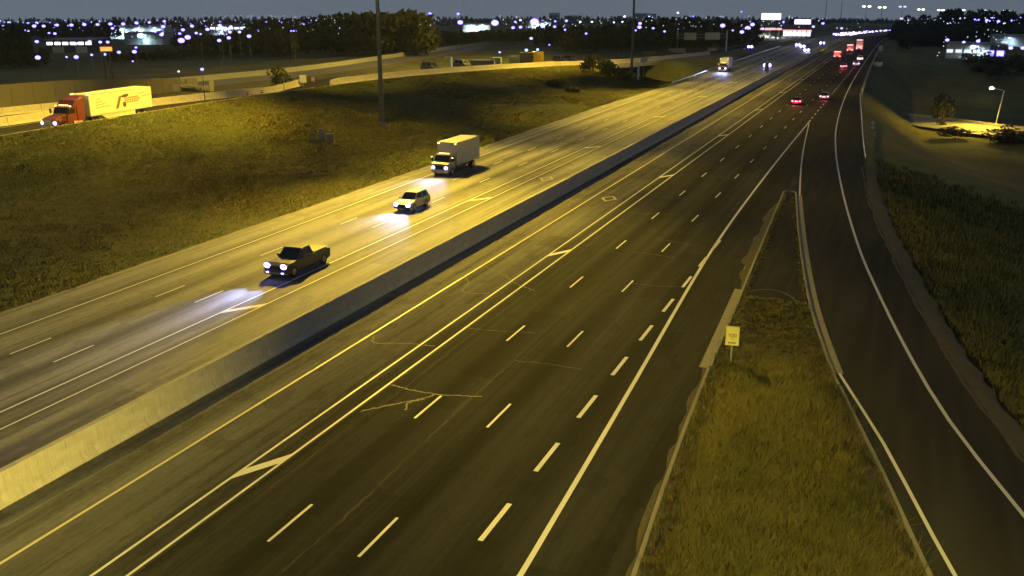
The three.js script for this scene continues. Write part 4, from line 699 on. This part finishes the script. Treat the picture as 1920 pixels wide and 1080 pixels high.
farLamp('starry violet lamp at far left, lowest left of the industrial lights', 71, 108, 7, G.violet, { I: 900 });
farLamp('violet lamp right of the lowest left starry one', 143, 107, 6, G.violet, { I: 500 });
farLamp('big cyan white lamp above the orange sign and the semi truck', 264, 67, 9, G.cyan, { I: 2500, h: 12 });
farLamp('double bright lamp, left of the brightest pair left of centre', 340, 76, 9, G.violet, { I: 2500, h: 11 });
farLamp('double bright lamp, right one of the brightest pair left of centre', 352, 70, 8, G.violet, { I: 1500, h: 11 });
farLamp('bright lamp at the right end of the lit yard left of centre', 482, 60, 8, G.violet, { I: 1800, h: 10 });
farLamp('lone violet lamp on a pole at the end of the tan retaining wall', 379, 130, 5, G.violet, { h: 6.5, I: 160, name: 'street_lamp', from: 160 });
farLamp('tiny white lamp left of the lone pole lamp by the tan wall', 335, 134, 2.5, G.white, { h: 4, from: 160 });
[['first', 809, 44, 8], ['second', 863, 42, 8], ['third', 928, 43, 11], ['fourth and brightest', 1002, 41, 13]].forEach(([n, px, py, z]) => farLamp(`${n} from the left in the row of four big starry lamps`, px, py, z, G.violet, { h: 14, I: 6000 }));
for (const [i, [px, py, z]] of [[125, 107, 3], [172, 103, 3.5], [196, 102, 4.5], [223, 98, 5], [252, 97, 6], [255, 89, 3.5], [249, 115, 2.5], [69, 78, 5], [141, 82, 5.5], [168, 78, 5], [188, 79, 4.5], [202, 79, 4.5], [225, 71, 5], [303, 65, 5.5], [291, 59, 4], [305, 62, 3], [211, 53, 4], [92, 62, 3], [103, 63, 4], [32, 59, 3], [53, 58, 3]].sort((a, b) => a[0] - b[0]).entries()) farLamp(`${NTH[i]} from the left of the violet lamps above the semi truck`, px, py, z, G.violet, { group: gA, h: 8 });
for (const [i, [px, py, z]] of [[6, 50, 5], [17, 43, 5], [25, 44, 4], [32, 49, 4.5], [53, 44, 4], [64, 49, 5], [69, 43, 4], [82, 49, 4.5], [107, 47, 4.5], [134, 47, 5], [158, 46, 5], [183, 46, 4.5], [207, 45, 5], [231, 45, 5], [256, 43, 5], [280, 42, 4], [306, 50, 5.5], [308, 40, 4]].sort((a, b) => a[0] - b[0]).entries()) farLamp(`${NTH[i]} from the left of the violet lamps in the row along the far left skyline`, px, py, z, G.violet, { group: gB, h: 10 });
for (const [i, [px, py, z]] of [[360, 49, 5], [343, 56, 5], [337, 63, 4], [389, 55, 5.5], [412, 48, 5.5], [421, 54, 5.5], [433, 50, 4.5], [411, 76, 5.5], [429, 71, 5.5], [415, 61, 5], [431, 60, 5], [449, 60, 4.5], [476, 51, 5], [467, 68, 6], [524, 57, 4], [546, 58, 2.5], [551, 58, 2.5], [368, 62, 4], [376, 64, 3]].sort((a, b) => a[0] - b[0]).entries()) farLamp(`${NTH[i]} from the left of the violet white lamps in the lit yard left of centre`, px, py, z, G.violet, { group: gC, h: 9 });
for (const [i, [px, py, z]] of [[976, 51, 5], [966, 41, 3.5], [976, 38, 3], [962, 52, 5], [1017, 40, 5], [1017, 50, 5], [1040, 50, 4.5], [1041, 40, 3.5], [1062, 39, 4.5], [1088, 41, 3], [1110, 41, 3], [1151, 42, 2.5], [1167, 41, 2.5], [937, 98, 3.5], [996, 72, 5], [1060, 56, 4], [1099, 63, 3.5], [1200, 44, 5], [1199, 51, 6], [1192, 57, 3], [1225, 53, 3.5], [1246, 59, 3.5], [1171, 31, 3], [1210, 31, 4], [1271, 24, 3], [1030, 84, 2.5], [859, 26, 4], [806, 26, 5]].sort((a, b) => a[0] - b[0]).entries()) farLamp(`${NTH[i]} from the left of the small lamps in the dark land beyond the construction yard`, px, py, z, py < 45 && z < 3.5 ? G.white : G.violet, { group: gE, h: py < 33 ? 22 : 8 });
farLamp('left of two cyan lamps above the yellow container', 987, 94, 4.5, G.cyan, { h: 6, I: 120 }); farLamp('right of two cyan lamps above the yellow container', 1008, 93, 3.5, G.cyan, { h: 6 });
farLamp('left of two violet lamps on poles above the ramp barrier', 1259, 54, 4.5, G.violet, { h: 12 }); farLamp('right of two violet lamps, on the tall pale pole above the ramp', 1271, 54, 4.5, G.violet, { h: 12, pole: M.paleSteel });
farLamp('bright violet lamp above the right sign panel of the gantry', 1355, 48, 7, G.violet, { h: 13, I: 900, pole: M.paleSteel });
for (const [i, [px, py, z]] of [[1391, 60, 6], [1402, 53, 8], [1411, 46, 6], [1469, 41, 3], [1525, 50, 4], [1543, 44, 4], [1578, 53, 3.5], [1430, 54, 4], [1300, 31, 3], [1390, 22, 2.5], [1374, 57, 3]].sort((a, b) => a[0] - b[0]).entries()) farLamp(`${NTH[i]} from the left of the violet white lamps around the service station`, px, py, z, G.violet, { group: gF, h: 8 });
farLamp('violet lamp high on the right, leftmost above the buildings', 1776, 75, 5, G.violet, { h: 8 }); farLamp('starry cyan lamp in front of the pale building on the right', 1824, 88, 6.5, G.cyan, { h: 8, I: 420 });
for (const [i, [px, py, z]] of [[1834, 77, 5], [1807, 79, 4], [1895, 90, 5.5], [1918, 90, 5.5], [1850, 38, 4], [1862, 34, 4], [1872, 40, 4], [1690, 35, 4], [1703, 33, 4]].sort((a, b) => a[0] - b[0]).entries()) farLamp(`${NTH[i]} from the left of the violet white lamps around the buildings on the right`, px, py, z, G.violet, { group: gG, h: 8 });
{ // tiny lights of the city along the horizon
  const Q = rng(77), list = [[], [], []];
  const put = (px, py, z, k) => { const p = at(px, py, 12), d = p.distanceTo(camera.position), r = z * d / 3540; list[k].push(new THREE.OctahedronGeometry(r).translate(p.x, p.y, p.z)); };
  for (let k = 0; k < 60; k++) put(645 + 140 * Q(), 28.5 + 3 * Q(), 2.2 + 2.2 * Q(), 0);
  for (let k = 0; k < 80; k++) put(380 + 270 * Q(), 29 + 9 * Q() * Q(), 1 + 1.6 * Q(), 1);
  for (let k = 0; k < 110; k++) put(0 + 640 * Q(), 38 + 34 * Q() * Q(), 0.9 + 1.9 * Q(), k % 2);
  for (let k = 0; k < 70; k++) put(780 + 560 * Q(), 29 + 24 * Q(), 0.8 + 1.6 * Q(), 2);
  for (let k = 0; k < 40; k++) put(1300 + 320 * Q(), 30 + 24 * Q(), 0.8 + 1.8 * Q(), 2);
  for (let k = 0; k < 40; k++) put(1685 + 230 * Q(), 33 + 12 * Q(), 1 + 2.2 * Q(), k % 3);
  for (let k = 0; k < 24; k++) put(1750 + 170 * Q(), 55 + 50 * Q(), 0.8 + 1.4 * Q(), 2);
  [['city_lights', 'countless violet lights on the far skyline', G.violet], ['city_lights', 'countless faint cyan lights of the distant city', G.dim], ['city_lights', 'countless faint lights across the dark plain', G.window]].forEach(([n, label, m], i) => { const o = new THREE.Mesh(merge(list[i]), m); o.name = numbered(n); o.userData = { label, category: 'city lights', kind: 'stuff' }; scene.add(o); });
}
{ // median lamps along the far motorway
  const n = ['first', 'second', 'third', 'fourth', 'fifth', 'sixth', 'seventh', 'eighth', 'ninth', 'tenth'];
  [[425, 21, 0], [520, 21, 0], [640, 17.3, 1], [700, 17, 1], [770, 18, 1], [830, 16.5, 1], [890, 16.5, 1], [950, 17, 1], [1010, 17, 1], [1070, 17.5, 1]].forEach(([s, h, far], i) => {
    const t = thing('median_lamp', `${n[i]} twin armed lamp along the far motorway median, counted from the camera`, 'street lamp', P(-32.45 + bend(s), yRoad(s) + 0.6, s)), k = far ? 0.6 + s / 1300 : 1;
    part('pole', cyl(0.2, 0.12, h - 0.6, 0, 0, 0, 8), M.grey, t); part('arm', bar(V(-2, h - 0.5, 0), V(2, h - 0.5, 0), 0.07), M.grey, t);
    for (const q of [-1, 1]) { part('lamp_head', box(0.9 * k, 0.2, 0.4, q * 1.9, h - 0.45, 0), M.grey, t); part('lamp_glass', new THREE.SphereGeometry(0.5, 10, 6).scale(1.9 * k, 0.9 * k, 1.4 * k).translate(q * 1.6, h - 0.75, 0), i === 4 ? G.violet : glow(1, 0.92, 0.8, 5), t); }
    const L = new THREE.SpotLight(SODIUM, far ? 900 : 3000, 0, 1.15, 1, 2); L.name = 'street_lamp_light'; L.position.set(0, h - 1.6, 0); L.target.position.set(0, 0, 0); L.castShadow = true; L.shadow.radius = 8; t.add(L, L.target);
  });
}
// ---------- buildings, billboards, service station ----------
function building(name, label, cat, px, py, wpx, h, o = {}) {
  const p = at(px, py), d = p.distanceTo(camera.position), w = wpx * d / 1770, dep = o.d || 22, t = thing(name, label, cat, V(p.x, p.y - 0.5, p.z), o.turn === undefined ? YAW + 0.1 : o.turn), wall = std(o.col || [0.3, 0.32, 0.32], 0.85);
  part('wall', box(w, h + 0.5, dep, 0, (h + 0.5) / 2, -dep / 2), wall, t);
  part('roof', [box(w + 0.6, 0.5, dep + 0.6, 0, h + 0.72, -dep / 2)], M.grey, t);
  const n = o.doors === undefined ? Math.max(2, Math.round(w / 9)) : o.doors;
  for (let k = 0; k < n; k++) part('dock_door', box(w / n * 0.5, h * 0.5, 0.15, (k + 0.5) / n * w - w / 2, h * 0.25 + 0.5, 0.08), M.dirtyWhite, t);
  const m = o.win || 0; for (let k = 0; k < m; k++) part('window', box(w / m * 0.72, h * (o.wh || 0.12), 0.12, (k + 0.5) / m * w - w / 2, h * (o.wy || 0.82), 0.1), o.winMat || G.window, t);
  if (o.band) part('lit_fascia', box(w * 0.98, h * 0.12, 0.2, 0, h * 0.92, 0.12), o.band, t);
  if (o.I) for (const q of o.at || [0]) { const f = part('wall_lamp', box(1.2, 0.4, 0.5, q * w / 2, h * 0.95, 1.4), G.cyan, t); const L = new THREE.SpotLight(new THREE.Color().setRGB(0.6, 0.85, 1.0), o.I, 0, 1.3, 0.8, 2); L.name = 'wall_light'; L.position.set(q * w / 2, h * 0.95 - 0.4, 1.9 + h * 0.3); L.target.position.set(q * w / 2, 0, 0); t.add(L, L.target); }
  return t;
}
building('warehouse', 'long pale warehouse facade lit cyan under the big cyan lamp', 'warehouse', 258, 73, 88, 8, { I: 900, at: [-0.6, 0.1, 0.7], col: [0.5, 0.55, 0.55], win: 10, winMat: G.dim });
building('warehouse', 'low warehouse with a white lit roof band left of the orange sign', 'warehouse', 132, 99, 74, 5.5, { win: 6, wh: 0.22, wy: 0.85, winMat: G.white, col: [0.08, 0.09, 0.09] });
building('warehouse', 'grey green warehouse behind the orange sign', 'warehouse', 275, 84, 70, 6, { col: [0.3, 0.36, 0.34], I: 250, at: [0] });
building('warehouse', 'lit warehouse in the bright yard left of centre', 'warehouse', 445, 66, 92, 7, { I: 500, at: [-0.5, 0.3], win: 9, winMat: G.white, wh: 0.16, col: [0.4, 0.45, 0.45] });
building('warehouse', 'long dim warehouse low on the skyline above the lit yard', 'warehouse', 480, 57, 120, 6, { col: [0.3, 0.33, 0.33], I: 300, at: [0] });
building('warehouse', 'pale blue lit warehouse left of the third big starry lamp', 'warehouse', 894, 60, 50, 7, { I: 1100, at: [-0.4, 0.4], col: [0.5, 0.55, 0.55], win: 4 });
building('warehouse', 'bright cyan lit shed right of the second big starry lamp', 'shed', 768, 61, 26, 6, { I: 800, col: [0.55, 0.6, 0.6] });
building('warehouse', 'beige lit warehouse under the brightest starry lamp', 'warehouse', 1012, 59, 42, 9, { I: 700, at: [-0.3, 0.5], col: [0.5, 0.48, 0.42], doors: 5 });
building('warehouse', 'dim grey building left of the dark tall mast lights', 'building', 1216, 62, 24, 10, { I: 120, col: [0.35, 0.33, 0.33] });
building('lit_store', 'bright white cyan lit store front left of the service station', 'store', 1299, 48, 26, 9, { band: G.cyan, win: 5, wh: 0.4, wy: 0.6, winMat: G.cyan, col: [0.3, 0.32, 0.32] });
building('office_building', 'pale green lit building on the right below the overhanging trees', 'building', 1812, 110, 66, 5.5, { I: 160, at: [0.4], col: [0.45, 0.5, 0.48], win: 5, wh: 0.22, wy: 0.6, turn: -0.1, d: 12 });
building('workshop', 'dark building with bright violet lit windows on the right', 'building', 1855, 111, 44, 5, { col: [0.12, 0.13, 0.14], win: 3, wh: 0.4, wy: 0.55, winMat: G.violet, doors: 0, turn: -0.1, d: 10 });
building('warehouse', 'long low grey building behind the right hand lamps', 'warehouse', 1900, 88, 70, 5, { I: 160, at: [-0.2], col: [0.4, 0.42, 0.42], turn: -0.1 });
building('apartment_block', 'dark blocky building on the skyline above the brightest starry lamp', 'building', 1040, 36, 18, 26, { col: [0.05, 0.055, 0.06], win: 3, winMat: G.dim, wh: 0.03, doors: 0 });
building('apartment_block', 'dark low block on the skyline right of the first', 'building', 1075, 38, 30, 16, { col: [0.05, 0.055, 0.06], win: 3, winMat: G.dim, wh: 0.03, doors: 0 });
function panelSign(name, label, px, py, wpx, hpx, h, m, frame = M.darkGrey) {
  const p = at(px, py, h), d = p.distanceTo(camera.position), w = wpx * d / 1770, q = hpx * d / 1770, t = thing(name, label, 'illuminated sign', V(p.x, p.y - h, p.z), YAW - Math.atan((px - 960) / 1770));
  for (const s of [-0.3, 0.3]) part('post', cyl(0.15, 0.15, h, s * w, 0, -0.3, 8), M.black, t);
  part('frame', box(w + 0.5, q + 0.5, 0.4, 0, h, -0.25), frame, t); part('lit_panel', box(w, q, 0.1, 0, h, 0.02), m, t);
}
panelSign('billboard', 'large glowing white billboard above the service station', 1446, 31, 33, 11, 12, G.board);
panelSign('price_sign', 'glowing violet white sign panel right of the billboard', 1505, 41, 27, 8, 9.5, G.boardBlue);
panelSign('orange_sign', 'small glowing orange sign above the semi truck', 199, 92, 18, 6.5, 7, G.orangeSign);
panelSign('small_sign', 'small pale lit sign above the right sign panel, near the service station', 1392, 49, 5, 9, 6, G.boardBlue);
{ // service station
  const p = at(1470, 70), d = p.distanceTo(camera.position), w = 96 * d / 1770, t = thing('service_station', 'service station with pink red lit canopy fascia and white lit front', 'service station', V(p.x, p.y, p.z), YAW - 0.28);
  part('canopy', box(w * 0.42, 0.9, 14, -w * 0.26, 4.6, -4), M.dirtyWhite, t); part('canopy_fascia', box(w * 0.42, 1.1, 0.2, -w * 0.26, 4.6, 3.12), G.pink, t);
  for (const x of [-0.42, -0.26, -0.1]) part('canopy_post', box(0.5, 4.2, 0.5, w * x, 2.1, 0), M.white, t);
  part('shop', box(w * 0.5, 3.6, 9, w * 0.22, 1.8, -6), M.dirtyWhite, t); part('shop_fascia', box(w * 0.5, 0.8, 0.2, w * 0.22, 3.7, -1.4), G.pink, t);
  for (let k = 0; k < 6; k++) part('shop_window', box(w * 0.06, 2.2, 0.1, w * (0.02 + 0.08 * k), 1.9, -1.44), G.white, t);
  for (let k = 0; k < 3; k++) part('fuel_pump', box(1.0, 1.9, 0.8, -w * (0.38 - 0.12 * k), 0.95, 1.5), M.white, t);
  for (const x of [-0.36, -0.2]) { part('canopy_lamp', box(2.4, 0.15, 2.4, w * x, 4.05, -1), G.white, t); const L = new THREE.PointLight(new THREE.Color().setRGB(0.8, 0.85, 1), 900, 0, 2); L.name = 'canopy_light'; L.position.set(w * x, 3.7, -1); t.add(L); }
}
// cars parked in the yard
for (const [px, py, label] of [[1050, 117, 'dark parked van in the yard right of the yellow container'], [1070, 116, 'second dark parked van in the yard'], [868, 128, 'dark parked car behind the ramp barrier left part'], [808, 133, 'dark parked car further left behind the ramp barrier']]) {
  const p = at(px, py), t = car('parked_van', label, 'van', p.x, -p.z, { L: 5.2, W: 2.0, H: 2.1, belt: 1.15, suv: true, paint: paintOf(0.07, 0.07, 0.075) }); t.position.copy(p); t.rotation.y = 1.2;
}
// ---------- grass ----------
function tuft(seed, n, h, spread, bw) {
  const Q = rng(seed), p = [], nn = [];
  for (let k = 0; k < n; k++) {
    const a = Q() * 6.28, r = spread * Math.sqrt(Q()), x = Math.cos(a) * r, z = Math.sin(a) * r, l = h * (0.55 + 0.6 * Q()), b = Q() * 6.28, bend0 = l * (0.25 + 0.45 * Q()), bx = Math.cos(b), bz = Math.sin(b), wx = -bz * bw, wz = bx * bw;
    const A = [x - wx, 0, z - wz], B = [x + wx, 0, z + wz], C = [x + bx * bend0 * 0.3 + wx * 0.8, l * 0.6, z + bz * bend0 * 0.3 + wz * 0.8], D = [x + bx * bend0 * 0.3 - wx * 0.8, l * 0.6, z + bz * bend0 * 0.3 - wz * 0.8], E = [x + bx * bend0, l * 0.95, z + bz * bend0];
    for (const v of [A, B, C, A, C, D, D, C, E]) { p.push(...v); nn.push(bx * 0.4, 0.9, bz * 0.4); }
  }
  const g = new THREE.BufferGeometry(); g.setAttribute('position', new THREE.Float32BufferAttribute(p, 3)); g.setAttribute('normal', new THREE.Float32BufferAttribute(nn, 3)); return g;
}
const bladeMat = std(0xffffff, 0.9);
function field(name, label, geo, n, seed, place) {
  const Q = rng(seed), im = new THREE.InstancedMesh(geo, bladeMat, n), o = new THREE.Object3D(), c = new THREE.Color();
  let k = 0;
  for (let i = 0; i < n * 3 && k < n; i++) {
    const q = place(Q); if (!q) continue; const [X, y, s, sc, dry] = q;
    o.position.set(X, y, -s); o.rotation.set((Q() - 0.5) * 0.3, Q() * 6.28, (Q() - 0.5) * 0.3); o.scale.setScalar(sc * (0.7 + 0.6 * Q())); o.scale.y *= 0.8 + 0.5 * Q(); o.updateMatrix(); im.setMatrixAt(k, o.matrix);
    const d = clamp(dry + 0.3 * (Q() - 0.5), 0, 1), v = 0.85 + 0.25 * Q(); c.setRGB(lerp(0.17, 0.29, d) * v, lerp(0.19, 0.265, d) * v, lerp(0.046, 0.075, d) * v); im.setColorAt(k, c); k++;
  }
  im.count = k; im.name = name; im.userData = { label, category: 'grass', kind: 'stuff' }; im.castShadow = im.receiveShadow = true; scene.add(im);
}
field('island_grass', 'tall rough grass with dry patches on the island in the foreground', tuft(1, 18, 0.6, 0.22, 0.009), 16000, 201, Q => {
  const s = 14 + 44 * Q(), a = gorLeft(s) + 0.15, b = gorRight(s) - 0.15, X = lerp(a, b, Q()), e = Math.min(X - a, b - X), n = fbm(X * 0.45, s * 0.3, 301, 3);
  if (Q() > smooth(58, 45, s) * (0.35 + smooth(0.2, 1.6, e)) * (0.35 + 1.3 * n)) return null;
  return [X, 0.1, s, 0.55 + 0.55 * smooth(0, 2, e) * smooth(54, 44, s), clamp(2.2 * (n - 0.22) + 0.45 * smooth(2.4, 0.3, b - X), 0, 1)];
});
field('island_low_grass', 'short sparse grass on the upper part of the island', tuft(2, 10, 0.16, 0.2, 0.012), 4000, 202, Q => { const s = 46 + 18 * Q(), X = lerp(gorLeft(s) + 0.2, gorRight(s) - 0.2, Q()), n = fbm(X * 0.6, s * 0.4, 305, 3); if (Q() > 0.2 + n) return null; return [X, 0.1, s, 1, n]; });
field('kerb_weeds', 'weeds growing along the island kerbs', tuft(3, 9, 0.28, 0.12, 0.012), 700, 203, Q => { const s = 62 + 40 * Q(); return [Q() < 0.6 ? gorLeft(s) + 0.2 + 0.5 * Q() * Q() : gorRight(s) - 0.2 - 0.3 * Q() * Q(), 0.1, s, 0.7, 0.5 + 0.4 * Q()]; });
field('right_slope_grass', 'dry rough grass on the dark slope right of the ramp', tuft(4, 14, 0.6, 0.35, 0.02), 26000, 204, Q => { const s = 28 + 110 * Q() * (0.4 + 0.6 * Q()), d = 1.6 + 34 * Q() * (0.3 + 0.7 * Q()), X = nbRight(s) + d, n = fbm(X * 0.2, s * 0.2, 307, 3); if (Q() > 0.25 + 1.1 * n) return null; return [X, H(X, s) - 0.03, s, 0.6 + 0.6 * smooth(0.5, 5, d), clamp(1.5 * (n - 0.35) + 0.35 * smooth(6, 1, d), 0, 1)]; });
field('left_slope_grass', 'rough grass covering the slope between the motorway and the raised ramp', tuft(5, 14, 0.15, 0.85, 0.03), 50000, 205, Q => { const s = 26 + 226 * Q(), XL = sbLeft(s), Xc = crestX(s), X = lerp(XL - 0.7, Xc + 0.1, Q()), n = fbm(X * 0.11, s * 0.09, 309, 4); if (Q() > 0.15 + 1.2 * n) return null; return [X, H(X, s) - 0.04, s, 0.6 + 0.7 * n, clamp(1.5 * (n - 0.3), 0, 1)]; });
field('dry_stems', 'scattered tall dry grass stems on the island', tuft(6, 7, 0.85, 0.18, 0.008), 1400, 206, Q => { const s = 14 + 36 * Q(), X = lerp(gorLeft(s) + 0.3, gorRight(s) - 0.3, Q()), n = fbm(X * 0.35 + 4, s * 0.25, 311, 3); if (Q() > 2.2 * (n - 0.3)) return null; return [X, 0.12, s, 1, 1]; });
renderer.render(scene, camera);
